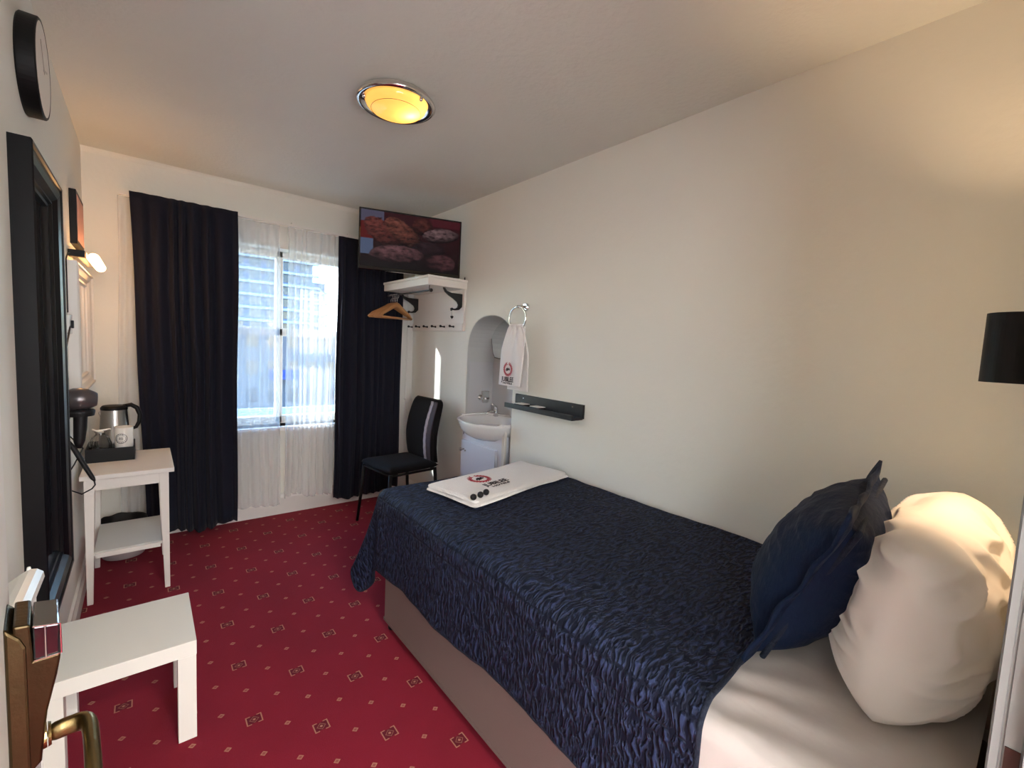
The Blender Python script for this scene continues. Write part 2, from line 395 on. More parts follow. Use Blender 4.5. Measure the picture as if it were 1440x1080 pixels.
b = B(); box(b, AXB, AXB+0.1, 2.0, 3.1, 0, H); struct('wall_alcove', b, 'alcoveshade')
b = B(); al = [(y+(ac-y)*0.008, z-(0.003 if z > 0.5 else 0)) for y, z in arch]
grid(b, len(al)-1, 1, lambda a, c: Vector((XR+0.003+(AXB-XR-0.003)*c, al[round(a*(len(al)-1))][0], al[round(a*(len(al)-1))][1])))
struct('trim_shade_lining', b, 'alcoveshade', solid=0.003)  # lining added to carry the painted shade round the arch
# near wall with the doorway the camera stands in
DX0, DX1 = -0.035, 0.785
b = B(); box(b, -3.0, DX0-0.03, -0.12, YN-0.003, 0, H); box(b, DX1, XR+0.3, -0.12, YN-0.003, 0, H); box(b, DX0-0.03, DX1, -0.12, YN-0.003, 2.04, H); struct('wall_near', b, 'wall')
b = B(); box(b, XL, DX0-0.03, YN-0.003, YN+0.0, 0, 0.001); b.free()
# hallway behind the camera
b = B(); box(b, -3.05, -3.0, -1.8, -0.12, 0, H); box(b, XR+0.3, XR+0.35, -1.8, -0.12, 0, H); box(b, -3.0, XR+0.3, -1.85, -1.8, 0, H); struct('wall_hallway', b, 'wall')
# framed glowing panel added unseen behind the camera as fill light
M['hallfill'] = mat('hallway_fill_glow', rgb(235, 240, 245), 0.6, emit=(0.92, 0.95, 1.0, 1), estr=1.55)
b = B(); box(b, -2.60, 1.40, -1.80, -1.76, 0.55, 0.60); box(b, -2.60, 1.40, -1.80, -1.76, 2.20, 2.25)
for x in (-2.60, -1.28, 0.04, 1.36): box(b, x, x+0.04, -1.80, -1.76, 0.60, 2.20)
hw_ = struct('hall_fill_panel', b, 'trim')
b = B(); box(b, -2.58, 1.38, -1.795, -1.785, 0.60, 2.20); obj('fill_pane', b, 'hallfill', hw_)
# door lining, right jamb with stop and strike plate
b = B()
jp = [(0.785, YN), (0.7535, YN), (0.75, YN-0.002), (0.75, YN-0.0085), (0.7525, YN-0.0095), (0.7525, YN-0.011), (0.75, YN-0.012), (0.75, -0.012), (0.735, -0.014), (0.735, -0.135), (0.785, -0.135)]
prism(b, jp, lambda u, v, w: Vector((u, v, w)), 0, 2.04)
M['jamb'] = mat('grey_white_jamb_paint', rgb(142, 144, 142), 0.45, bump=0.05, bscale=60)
jamb = struct('trim_1', b, 'jamb')
b = B(); box(b, 0.7485, 0.7545, -0.012, 0.000, 0.83, 0.937); M['strike'] = mat('dark_strike_plate', rgb(64, 40, 34), 0.5, metal=0.3)
obj('strike_plate', b, 'strike', jamb, label='dark brass strike plate let into the white jamb')
b = B(); box(b, DX0-0.03, DX0-0.001, -0.135, -0.042, 0, 2.04); box(b, DX0, 0.735, -0.135, -0.012, 2.005, 2.04); struct('trim_2', b, 'trim')

# skirting
b = B(); prism(b, [(0, 0), (0.018, 0), (0.018, 0.075), (0.010, 0.09), (0.010, 0.105), (0, 0.11)], lambda u, v, w: Vector((XL+u, w, v)), 0.75, YF); struct('baseboard_left', b, 'trim')
b = B(); prism(b, [(0, 0), (0.016, 0), (0.016, 0.125), (0.009, 0.138), (0.009, 0.155), (0, 0.16)], lambda u, v, w: Vector((w, YF-u, v)), XL+0.018, XR); struct('baseboard_far', b, 'trim')
b = B()
for y0, y1 in ((2.0, AY0), (AY1, YF-0.016)): prism(b, [(0, 0), (0.016, 0), (0.016, 0.10), (0, 0.12)], lambda u, v, w: Vector((XR-u, w, v)), y0, y1)
struct('baseboard_right', b, 'trim')
# small cove where far wall meets ceiling
b = B(); prism(b, [(0, 0), (0.022, 0), (0.012, -0.010), (0, -0.028)], lambda u, v, w: Vector((w, YF-u, H+v)), XL, XR); struct('trim_3', b, 'wall')
# boxed pipe in the far right corner
b = B(); box(b, 1.745, XR, YF-0.03, YF, 0.16, H); struct('trim_4', b, 'trim', bevel=0.004)
b = B(); tube(b, [(1.80, YF-0.04, 0.3), (1.80, YF-0.04, 2.3)], 0.007, 8)
for z in (0.55, 0.85, 1.2): box(b, 1.79, 1.81, YF-0.05, YF-0.028, z, z+0.012)
o = obj('pipe', b, 'pipe', smooth=False); tagset(o, 'thin white painted pipe running up the far right corner', 'pipe')

# ---------------------------------------------------------------- window
wf = B(); fy0, fy1 = YF+0.13, YF+0.185
def wbox(x0, x1, z0, z1, y0=fy0, y1=fy1): box(wf, x0, x1, y0, y1, z0, z1)
wbox(WX0, WX1, WZ1-0.05, WZ1); wbox(WX0, WX0+0.05, WZ0, WZ1); wbox(WX1-0.05, WX1, WZ0, WZ1); wbox(WX0, WX1, WZ0, WZ0+0.06); wbox(0.785, 0.835, WZ0, WZ1); wbox(WX0, WX1, 1.36, 1.42)
win = struct('window_1', wf, 'trim', bevel=0.006)
b = B(); box(b, WX0+0.03, WX1-0.03, fy0+0.022, fy0+0.028, WZ0+0.04, WZ1-0.03)
gm = bpy.data.materials.new('window_pane'); gm.use_nodes = True; nt = gm.node_tree; nt.nodes.clear()
o_ = nt.nodes.new('ShaderNodeOutputMaterial'); t_ = nt.nodes.new('ShaderNodeBsdfTransparent'); g_ = nt.nodes.new('ShaderNodeBsdfGlossy'); x_ = nt.nodes.new('ShaderNodeMixShader')
t_.inputs[0].default_value = (0.93, 0.96, 0.96, 1); g_.inputs['Roughness'].default_value = 0.02; x_.inputs[0].default_value = 0.05
nt.links.new(t_.outputs[0], x_.inputs[1]); nt.links.new(g_.outputs[0], x_.inputs[2]); nt.links.new(x_.outputs[0], o_.inputs[0])
obj('pane', b, gm, win)
b = B(); box(b, WX0-0.03, WX1+0.03, YF-0.035, fy0, WZ0-0.03, WZ0); obj('window_sill', b, 'trim', win, bevel=0.005)

# ---------------------------------------------------------------- curtains
rail = B(); box(rail, -0.10, 1.74, YF-0.105, YF-0.085, 2.150, 2.168); box(rail, -0.10, 1.74, YF-0.06, YF-0.045, 2.150, 2.168)
for x in (-0.04, 0.42, 0.85, 1.25, 1.68): box(rail, x-0.012, x+0.012, YF-0.105, YF, 2.166, 2.178)
o = obj('curtain_rail', rail, 'white'); tagset(o, 'white double curtain rail fixed above the window', 'curtain rail')

def curtain(name, m, x0t, x1t, x0b, x1b, zt, zb, yc, amp, nf, seed, label, solid=0.0, ragged=0.012, header=0.06, group=None, nx=None, zz=46):
    rnd = random.Random(seed)
    ph = [rnd.uniform(0, 6.28) for _ in range(6)]
    nx = nx or int(nf*16)
    def f(a, c):
        z0 = zb + ragged*math.sin(a*5.3+ph[0]) + ragged*0.5*math.sin(a*13+ph[1])
        z = zt+(z0-zt)*c
        w = a + 0.25/nf*math.sin(a*9+ph[2]) + (0.12/nf)*math.sin(a*21+ph[3])
        k = min(1, c/0.06)
        A = amp*(0.45+0.55*k)*(0.75+0.25*math.sin(a*7+ph[4]))*(1+0.25*c)
        xx = (x0t+(x1t-x0t)*a)*(1-c)+(x0b+(x1b-x0b)*a)*c + 0.004*math.sin(9*c+a*6)
        yy = yc + A*math.sin(2*PI*nf*w + 0.5*math.sin(c*3+ph[5])) + 0.35*A*math.sin(4*PI*nf*w+ph[1])*c
        if c < 0.035: yy = yc+(yy-yc)*0.7
        return Vector((xx, yy, z))
    bm = B(); grid(bm, nx, zz, f)
    o = obj(name, bm, m, smooth=True, solid=solid)
    return tagset(o, label, 'curtain', group)
curtain('curtain', 'navycurtain', -0.055, 0.500, 0.00, 0.490, 2.172, 0.050, YF-0.13, 0.024, 8, 3, 'dark navy curtain hanging left of the window, beside the white side table', solid=0.003, ragged=0.018)
curtain('curtain', 'navycurtain', 1.175, 1.715, 1.165, 1.715, 2.150, 0.075, YF-0.092, 0.016, 8, 9, 'dark navy curtain hanging right of the window, behind the black chair', solid=0.003, ragged=0.014)
curtain('sheer_curtain', 'voile', -0.11, 0.772, -0.13, 0.785, 2.150, 0.085, YF-0.052, 0.020, 12, 5, 'white sheer curtain panel left of the narrow gap in front of the window', nx=260)
curtain('sheer_curtain', 'voile', 0.822, 1.205, 0.806, 1.160, 2.150, 0.13, YF-0.055, 0.020, 8, 14, 'white sheer curtain panel between the narrow gap and the right navy curtain', nx=200, ragged=0.02)

# ================================================================ DOOR (open, beside the camera)
ang = math.atan2(-0.12, 1.0)          # leaf runs from the hinge towards +Y and slightly left
tdir = Vector((-0.12, 1.0, 0)).normalized(); ndir = Vector((1.0, 0.12, 0)).normalized(); D0 = Vector((-0.035, 0.0, 0))
def D(t, n, z): return D0+tdir*t+ndir*n+Vector((0, 0, z))
def dbox(bm, t0, t1, n0, n1, z0, z1):
    vs = [bm.verts.new(D(t, n, z)) for t in (t0, t1) for n in (n0, n1) for z in (z0, z1)]
    for f in ((0, 1, 3, 2), (4, 6, 7, 5), (0, 4, 5, 1), (2, 3, 7, 6), (0, 2, 6, 4), (1, 5, 7, 3)): bm.faces.new([vs[i] for i in f])
    bmesh.ops.recalc_face_normals(bm, faces=bm.faces)
b = B(); dbox(b, 0.0, 0.742, -0.040, 0.0, 0.008, 1.98)
door = struct('door_1', b, 'trim', bevel=0.002)
b = B(); prism(b, [(0.0, 0.70), (0.015, 0.70), (0.015, 1.035), (0.011, 1.046), (0.0, 1.060)], lambda u, v, w: D(w, u, v), 0.635, 0.700); lp = obj('lock_plate', b, 'brassdark', door, bevel=0.0025)
b = B(); prism(b, [(0.013, 0.895), (0.0225, 0.905), (0.0255, 0.935), (0.028, 0.958), (0.036, 0.995), (0.039, 1.014), (0.039, 1.0175), (0.020, 1.0175), (0.018, 1.057), (0.006, 1.059), (0.006, 0.90)], lambda u, v, w: D(w, u, v), 0.637, 0.699)
lc = obj('lock_case', b, 'brasscase', door, bevel=0.002, label='bulging brass lock case with a black sensor window on top')
b = B(); prism(b, [(0.0195, 1.0185), (0.0385, 1.0185), (0.0390, 1.050), (0.0195, 1.054)], lambda u, v, w: D(w, u, v), 0.6365, 0.6985); obj('sensor_window', b, 'blackglass', lc, bevel=0.0015, label='glossy black sensor window')
b = B(); tube(b, [D(0.6362, 0.0195, 1.0545), D(0.6362, 0.0395, 1.0505), D(0.6362, 0.0397, 1.0180), D(0.6362, 0.0200, 1.0180)], 0.0008, 6); tube(b, [D(0.6362, 0.0285, 1.0525), D(0.6362, 0.0285, 1.018)], 0.0009, 6); obj('window_edging', b, 'chrome', lc)
# lever: boss, neck out of the plate and arm turned back towards the hinge
b = B(); tube(b, [D(0.668, 0.010, 0.912), D(0.668, 0.0265, 0.912)], [0.0145, 0.0125], 24); tube(b, [D(0.668, 0.0275, 0.912), D(0.668, 0.030, 0.912)], [0.0125, 0.0115], 24)
obj('handle_collar', b, 'brass', door, smooth=False)
b = B(); P = []; R_ = []
for n_, t_, z_, r_ in [(0.0255, 0.668, 0.912, 0.0108), (0.040, 0.668, 0.9125, 0.0105), (0.050, 0.667, 0.913, 0.0105), (0.0565, 0.664, 0.9135, 0.0110), (0.0600, 0.656, 0.9138, 0.0110), (0.0605, 0.640, 0.9135, 0.0100), (0.0600, 0.61, 0.912, 0.0098), (0.0590, 0.57, 0.909, 0.0100), (0.058, 0.545, 0.906, 0.0085), (0.0575, 0.540, 0.9055, 0.005)]:
    P.append(D(t_, n_, z_)); R_.append(r_)
tube(b, P, R_, 16, flat=0.72); obj('lever_handle', b, 'brass', door, smooth=True, sub=1)
b = B(); tube(b, [D(0.655, 0.0145, 0.868), D(0.655, 0.021, 0.868)], [0.006, 0.005], 14); obj('lock_thumbturn', b, 'steel', door, smooth=False)

# ================================================================ BED
BX0, BX1, BY0, BY1 = 0.868, 1.800, 0.030, 1.930
bed = thing('bed', 'single divan bed along the right wall under a navy quilt', 'bed', ((BX0+BX1)/2, (BY0+BY1)/2, 0))
b = B(); box(b, BX0, BX1, BY0, BY1, 0.045, 0.335); obj('divan_base', b, 'divan', bed, bevel=0.008, label='taupe fabric covered divan base')
b = B(); box(b, BX0-0.002, BX0+0.003, BY0, BY1, 0.04, 0.052); box(b, BX0, BX1, BY1-0.002, BY1+0.003, 0.04, 0.052); obj('hem_trim', b, 'divan', bed)
for x in (BX0+0.03, BX1-0.05):
    for y in (BY0+0.05, BY1-0.03):
        b = B(); lathe(b, [(0, 0), (0.018, 0), (0.020, 0.012), (0.014, 0.03), (0.014, 0.046), (0, 0.046)], (x, y, 0), 16); obj('foot', b, 'black', bed, smooth=False)
b = B(); box(b, BX0+0.012, BX1-0.005, BY0+0.01, BY1-0.005, 0.337, 0.620); obj('mattress', b, 'linen', bed, bevel=0.04)
# fitted sheet over the mattress
def sheet_fn(zoff):
    x0, x1, y0, y1 = BX0-0.002, BX1+0.004, BY0, BY1+0.002
    def f(a, c):
        # a: across, drops at both sides; c: along
        drop = 0.27
        L = (x1-x0)+2*drop; s = a*L
        r = 0.035
        y = y0+(y1-y0)*c
        if s < drop: x, z = x0, 0.634-(drop-s)
        elif s > L-drop: x, z = x1, 0.634-(s-(L-drop))
        else: x, z = x0+(s-drop), 0.634
        dxe = min(s-drop, L-drop-s)
        if -r < dxe < r:   # round the edge
            k = (dxe+r)/(2*r); q = 1-abs(2*k-1)
            z -= 0.010*q; x += (0.010*q if s < L/2 else -0.010*q)
        if c < 0.03: z -= 0.012*(1-c/0.03) if dxe > 0 else 0
        nz = noise.noise(Vector((x*5.0, y*9.0, z*5)))
        wr = math.exp(-((y-0.36)/0.22)**2)*math.exp(-((x-0.95)/0.22)**2)
        if dxe > 0:
            z += 0.004*nz + 0.004*wr*math.sin((x*0.85+y*0.35)*60+3*nz)
        else: x += -0.004*nz*math.copysign(1, L/2-s) - 0.002
        return Vector((x, y, z))
    return f
b = B(); grid(b, 150, 200, sheet_fn(0)); o = obj('fitted_sheet', b, 'sheet', smooth=True); tagset(o, 'creased white sheet covering the mattress under the pillows', 'bed sheet')

# quilt
QT = 0.653
def drape(u, v):
    """u: cloth distance beyond the open long edge, v: beyond the foot edge -> 3-D point"""
    xe, ye, r = BX0+0.045, BY1+0.045, 0.055
    def prof(d):
        if d <= 0: return 0, 0
        if d < r*PI/2: return r*math.sin(d/r), r*(1-math.cos(d/r))
        return r, d-r*(PI/2-1)
    uu, vv = u+0.045, v+0.04
    hump = 0.018*max(0, min(1, (BX1-0.1-(xe-uu))/0.5)) if uu < 0 else 0.018
    top = QT + 0.006*noise.noise(Vector((u*4, v*3, 1.3))) + 0.003*noise.noise(Vector((u*13, v*11, 4)))
    if uu <= 0 and vv <= 0: return Vector((xe-uu, ye+vv, top))
    if uu > 0 and vv <= 0:
        o_, dn = prof(uu); wv = 0.010*math.sin(v*9+1)*(uu/0.4)**1.3 + 0.005*noise.noise(Vector((v*14, uu*6, 2)))
        return Vector((xe-o_-0.012*(uu/0.4)-wv, ye+vv, top-dn))
    if vv > 0 and uu <= 0:
        o_, dn = prof(vv); wv = 0.010*math.sin(u*9+2)*(vv/0.4)
        return Vector((xe-uu, ye+o_+0.015*(vv/0.4)+wv, top-dn))
    d = math.hypot(uu, vv); th = math.atan2(vv, uu); o_, dn = prof(d)
    fl = math.exp(-((th-math.radians(57))/math.radians(17))**2)*(d/0.5)**1.3*0.135
    o_ += 0.013*(d/0.4)+fl+0.014*math.sin(th*7)*(d/0.5)**1.5*math.sin(2*th); dn -= fl*0.25
    return Vector((xe-o_*math.cos(th), ye+o_*math.sin(th), top-dn))
UH, VH = 0.375, 0.375
U0 = -(1.815-BX0); NU, NV = 150, 210
def qpar(a, c):
    u = U0+(UH-0.060*(1-c)-U0)*a
    vhead = -(BY1+0.085-(0.395+0.10*max(0, -u)**1.2))        # head edge, a little further down the bed at the wall side
    v = vhead+(VH-vhead)*c
    # rounded cloth corner
    k = 0.035
    if u > UH-k and v > VH-k:
        du, dv = u-(UH-k), v-(VH-k); L = math.hypot(du, dv); mx = max(du, dv)
        if L > 1e-6: u, v = UH-k+du*mx/L, VH-k+dv*mx/L
    return u, v
b = B(); grid(b, NU, NV, lambda a, c: drape(*qpar(a, c)), uv=qpar)
o = obj('quilt', b, 'quilt', smooth=True, solid=0.010); tagset(o, 'navy blue puckered quilt spread over the bed, hanging down its side', 'quilt')
# bound edge of the quilt
b = B(); e1 = [drape(*qpar(a/80, 0))+Vector((0, 0, 0.002)) for a in range(81)]; e2 = [drape(*qpar(1, c/120)) for c in range(121)]; e3 = [drape(*qpar(a/80, 1)) for a in range(80, -1, -1)]
tube(b, e1+e2[1:]+e3[1:], 0.0065, 8); obj('quilt_binding', b, 'cord', o, smooth=True)

# folded towel on the bed
TL = Matrix.Translation((1.41, 1.755, 0)) @ Matrix.Rotation(math.atan2(0.13, 0.72), 4, 'Z')
tow = thing('folded_towel', 'white folded towel with red crest logo lying on the navy quilt', 'towel', (1.41, 1.755, QT+0.008), math.atan2(0.13, 0.72))
TZ = QT+0.012
def towel_layer(z0, z1, L, W, seed):
    bm = B(); nx, ny = 48, 26
    def h(x, y):
        e = 0.0035*noise.noise(Vector((x*7+seed, y*9, seed))) + 0.004*math.exp(-((x-0.22)/0.05)**2)*math.sin(y*14+1) 
        return e*(0.35 if (abs(x+0.03) < 0.14 and abs(y) < 0.14) else 1)
    def side(zz, s):
        def f(a, c):
            x = (a-0.5)*L; y = (c-0.5)*W
            # round outline
            ex = max(0, abs(x)-(L/2-0.018))/0.018; ey = max(0, abs(y)-(W/2-0.018))/0.018
            x -= math.copysign(0.010*ex*ey, x) if ex*ey > 0 else 0; y -= math.copysign(0.010*ex*ey, y) if ex*ey > 0 else 0
            y += 0.006*math.sin(x*9+seed); x += 0.004*math.sin(y*15+seed)
            edge = max(ex, ey)**2*(z1-z0)*0.5
            return TL @ Vector((x, y, zz+(h(x, y) if s > 0 else 0)-s*edge))
        return f
    grid(bm, nx, ny, side(z1, 1)); grid(bm, nx, ny, side(z0, -1)); bmesh.ops.remove_doubles(bm, verts=bm.verts, dist=0.0006); bmesh.ops.recalc_face_normals(bm, faces=bm.faces)
    return bm
obj('lower_fold', towel_layer(TZ, TZ+0.014, 0.735, 0.345, 1.0), 'towel', tow, smooth=True)
obj('upper_fold', towel_layer(TZ+0.013, TZ+0.028, 0.715, 0.335, 4.0), 'towel', tow, smooth=True)
def crest(parent, Mx, s):
    """laurel ring in red with monogram; s = outer radius"""
    bm = B()
    for k in range(22):
        a = PI*(0.60+1.80*k/21)
        if 0.47 < (a/PI) % 2 < 0.53: continue
        for q in (-1, 1):
            c = Vector((math.cos(a), math.sin(a), 0))*s*(0.80+0.11*q); dr = a+PI/2+q*0.6
            v = Vector((math.cos(dr), math.sin(dr), 0))*s*0.17; w = Vector((-math.sin(dr), math.cos(dr), 0))*s*0.055
            bottom = [Mx @ (c-v), Mx @ (c+w), Mx @ (c+v), Mx @ (c-w)]; topv = [Mx @ (p+Vector((0, 0, 0.0006))) for p in (c-v, c+w, c+v, c-w)]
            B1 = [bm.verts.new(p) for p in bottom]; T1 = [bm.verts.new(p) for p in topv]
            bm.faces.new(T1); bm.faces.new(B1[::-1])
            for i in range(4): bm.faces.new((B1[i], B1[(i+1) % 4], T1[(i+1) % 4], T1[i]))
    tube(bm, [Mx @ Vector((math.cos(t)*s*0.80, math.sin(t)*s*0.80, 0.0003)) for t in [PI*(0.62+1.76*k/30) for k in range(31)]], s*0.035, 6)
    bmesh.ops.recalc_face_normals(bm, faces=bm.faces)
    obj('crest', bm, 'red', parent, label='red laurel crest')
    bm = B()
    for pts in ([(-0.42, -0.18), (-0.30, 0.05), (-0.14, 0.20), (-0.16, -0.12), (-0.26, -0.26)], [(-0.05, -0.22), (0.0, 0.18), (0.14, -0.10), (0.28, 0.22), (0.30, -0.12), (0.42, -0.02)], [(-0.30, -0.02), (0.0, 0.02), (0.34, 0.06)]):
        tube(bm, [Mx @ Vector((x*s, y*s, 0.0005)) for x, y in pts], s*0.045, 6)
    obj('monogram', bm, 'darklogo', parent, label='dark script monogram')
tz = TZ+0.0295
LM = TL @ Matrix.Translation((-0.085, 0.015, tz))
crest(tow, LM @ Matrix.Translation((-0.02, 0.045, 0)), 0.062)
text_part('lettering', 'JUBILEE', 0.050, 'darklogo', tow, LM @ Matrix.Translation((0.0, -0.050, 0)), label='dark lettering', xs=1.0)
text_part('lettering', 'HOTELS', 0.020, 'darklogo', tow, LM @ Matrix.Translation((0.0, -0.085, 0)), label='small dark lettering', xs=1.7)
# paper slip and three black balls on the towel
b = B(); Mp = Matrix.Translation((1.150, 1.628, TZ+0.031)) @ Matrix.Rotation(0.12, 4, 'Z'); box(b, -0.045, 0.045, -0.022, 0.022, 0, 0.0015, Mp)
o = obj('paper_slip', b, 'paper', bevel=0.0005); tagset(o, 'small white paper slip on the towel behind the black balls', 'paper')
for x, y, l in ((1.090, 1.548, 'left black ball sweet of the three on the white towel, nearest its corner'), (1.134, 1.558, 'middle one of the three black ball sweets on the white towel'), (1.177, 1.574, 'right black ball sweet of the three on the white towel, nearest the crest')):
    b = B(); bmesh.ops.create_icosphere(b, subdivisions=2, radius=0.0145, matrix=Matrix.Translation((x, y, TZ+0.0445)))
    for v in b.verts: v.co += (v.co-Vector((x, y, TZ+0.0445)))*0.08*noise.noise(v.co*120)
    o = obj('sweet', b, 'choc', smooth=True); tagset(o, l, 'sweet', 'black balls on the folded towel')

# ---------------------------------------------------------------- pillows
def pillow_mesh(Mx, W, Hh, T, pinch=0.08, p=2.6, q=0.62, flange=0.0, nx=44, seed=0, wr=0.008, sag=0.0, corner=0.0, fold=0.0):
    bm = B()
    def f(sgn):
        def g(a, c):
            x, y = 2*a-1, 2*c-1
            h = max(0, (1-abs(x)**p)*(1-abs(y)**p))**q
            kc = 1-corner*(abs(x)*abs(y))**3; X = x*W/2*(1-pinch*(1-abs(y)**2)*x*x)*kc; Y = y*Hh/2*(1-pinch*(1-abs(x)**2)*y*y)*kc
            n1 = noise.noise(Vector((X*9+seed, Y*9, seed+sgn*3))); n2 = noise.noise(Vector((X*26+seed, Y*16, seed+sgn*3)))
            fo = fold*(1-abs(noise.noise(Vector((X*7+Y*5+seed, Y*19-X*6, seed)))*3.2)) if fold else 0
            fo = max(0, fo)*(0.4+0.6*max(0, y))
            Z = sgn*(T/2*h*(1-sag*y) + (wr*n1+wr*0.4*n2+fo)*min(1, h*2.0))
            return Mx @ Vector((X, Y, Z))
        return g
    grid(bm, nx, nx, f(1)); grid(bm, nx, nx, f(-1)); bmesh.ops.remove_doubles(bm, verts=bm.verts, dist=0.0008); bmesh.ops.recalc_face_normals(bm, faces=bm.faces)
    return bm
# white pillow stood on its long edge against the near wall
Mw = frame3((1.435, 0.155, 0.833), (1, 0.0, 0.015), (0.02, -0.10, 1))
wp = obj('pillow', pillow_mesh(Mw, 0.70, 0.405, 0.27, pinch=0.03, p=2.5, q=0.52, nx=120, seed=5, wr=0.010, sag=0.16, corner=0.10, fold=0.026), 'linen', smooth=True)
tagset(wp, 'plump white pillow standing on its edge behind the navy cushion', 'pillow')
# navy cushion with cord and flange, leaning on the white pillow
Mc = frame3((1.320, 0.338, 0.868), (0.5, 0.055, 0.035), (0.03, -0.17, 0.40))
CW, CH = 0.445, 0.39
cu = thing('cushion', 'navy velvet square cushion with corded edge leaning on the white pillow', 'cushion', (1.325, 0.36, QT+0.01))
obj('cushion_body', pillow_mesh(Mc, CW, CH, 0.23, pinch=0.06, p=2.4, q=0.55, nx=80, seed=11, wr=0.008, sag=0.10, fold=0.008), 'cushion', cu, smooth=True)
def edge_pt(s, out=0.0, w=0.0):
    """point on the cushion outline, s in 0..4, 'out' metres outside it"""
    k = int(s) % 4; t = 2*(s-int(s))-1
    x, y = [(t, -1), (1, t), (-t, 1), (-1, -t)][k]
    X = x*CW/2*(1-0.10*(1-y*y)*x*x); Y = y*CH/2*(1-0.10*(1-x*x)*y*y)
    d = Vector((x if abs(x) > 0.999 else x*abs(x)**12, y if abs(y) > 0.999 else y*abs(y)**12, 0)); d = d.normalized() if d.length > 0 else d
    l = 1+0.35*(abs(x)*abs(y))**14
    return Vector((X, Y, 0))+d*out*l+Vector((0, 0, w))
b = B(); NS = 240; rows = []
for i in range(NS):
    s = 4*i/NS; r_ = []
    for j, out in enumerate((-0.012, 0.008, 0.021, 0.033)):
        k = -0.012*j/3+0.004*j/3*math.sin(i*0.31)+0.003*j/3*math.sin(i*0.13+1)
        r_.append(b.verts.new(Mc @ edge_pt(s, out, k)))
    rows.append(r_)
for i in range(NS):
    for j in range(3): b.faces.new((rows[i][j], rows[(i+1) % NS][j], rows[(i+1) % NS][j+1], rows[i][j+1]))
obj('flange', b, 'cushion', cu, smooth=True, solid=0.007)
for sg in (1,):
    b = B(); pts = []
    for i in range(NS+1):
        s = 4*(i % NS)/NS; pts.append(Mc @ edge_pt(s, -0.002, 0.015*sg))
    tube(b, pts, 0.0065, 8, cap=False); obj('cord', b, 'cord', cu, smooth=True, label='twisted navy cord')

# ================================================================ CEILING LAMP
cl = thing('ceiling_lamp', 'round chrome ceiling lamp with glowing amber frosted glass bowl', 'ceiling lamp', (0.848, 1.895, H))
cc = (0.848, 1.895, H)
b = B(); lathe(b, [(0.0, 0.0), (0.120, 0.0), (0.148, -0.010), (0.162, -0.026), (0.164, -0.034), (0.158, -0.041), (0.148, -0.041), (0.128, -0.034), (0.122, -0.030), (0.116, -0.012), (0, -0.012)], cc, 72); obj('chrome_ring', b, 'chrome', cl, smooth=True)
b = B(); pr = [(0.125, -0.032)]+[(0.125*math.cos(t), -0.036-0.046*math.sin(t)) for t in [PI/2*k/14 for k in range(14)]]+[(0, -0.082)]
lathe(b, pr, cc, 72); obj('glass_bowl', b, 'frost', cl, smooth=True)
b = B(); tube(b, [Vector(cc)+Vector((0.103*math.cos(t), 0.103*math.sin(t), -0.0632)) for t in [2*PI*k/60 for k in range(61)]], 0.0009, 5, cap=False); obj('etched_line', b, 'brassdark', cl)
for a in (0.9, 3.0, 5.1):
    b = B(); bmesh.ops.create_uvsphere(b, u_segments=12, v_segments=8, radius=0.008, matrix=Matrix.Translation(Vector(cc)+Vector((0.134*math.cos(a), 0.134*math.sin(a), -0.041)))); obj('clip_knob', b, 'chrome', cl, smooth=True)
L = bpy.data.lights.new('ceiling_bulb', 'POINT'); L.energy = 0.055; L.color = (1.0, 0.72, 0.38); L.shadow_soft_size = 0.02
lo = bpy.data.objects.new('ceiling_bulb', L); C.objects.link(lo); lo.parent = cl; lo.location = (0.05, -0.03, -0.050)

# ================================================================ TELEVISION
TA, TB = Vector((1.126, 3.060, 0)), Vector((1.796, 2.842, 0)); tvw = (TB-TA).length
tx = (TB-TA).normalized(); tn = Vector((tx.y, -tx.x, 0)).normalized()     # tn points to the camera side
TM = Matrix(((tx.x, 0, tn.x, TA.x), (tx.y, 0, tn.y, TA.y), (0, 1, 0, 1.842), (0, 0, 0, 1)))
tv = thing('television', 'flat black wall television showing glazed meat, high in the far corner', 'television', (1.46, 2.95, 1.842))
th_ = 0.406
b = B(); box(b, 0, tvw, 0, th_, -0.035, 0.0, TM); obj('casing', b, 'blackgloss', tv, bevel=0.004)
b = B(); f = grid(b, 1, 1, lambda a, c: TM @ Vector((0.012+(tvw-0.024)*a, 0.022+(th_-0.034)*c, 0.0012)), uv=lambda a, c: (a, c)); obj('screen', b, 'screen', tv)
b = B(); box(b, tvw/2-0.02, tvw/2+0.02, th_-0.0015, th_+0.004, -0.012, -0.004, TM); obj('sensor', b, 'chrome', tv)
b = B(); box(b, 0.16, 0.52, 0.10, 0.34, -0.065, -0.035, TM); obj('rear_housing', b, 'black', tv, bevel=0.006)
b = B(); pA = TM @ Vector((tvw*0.5, 0.20, -0.06)); tube(b, [pA, (1.60, 3.30, pA.z), (1.835, 3.45, pA.z)], 0.014, 10); box(b, 1.838, XR, 3.38, 3.52, 1.95, 2.15)
obj('wall_bracket', b, 'steel', tv)

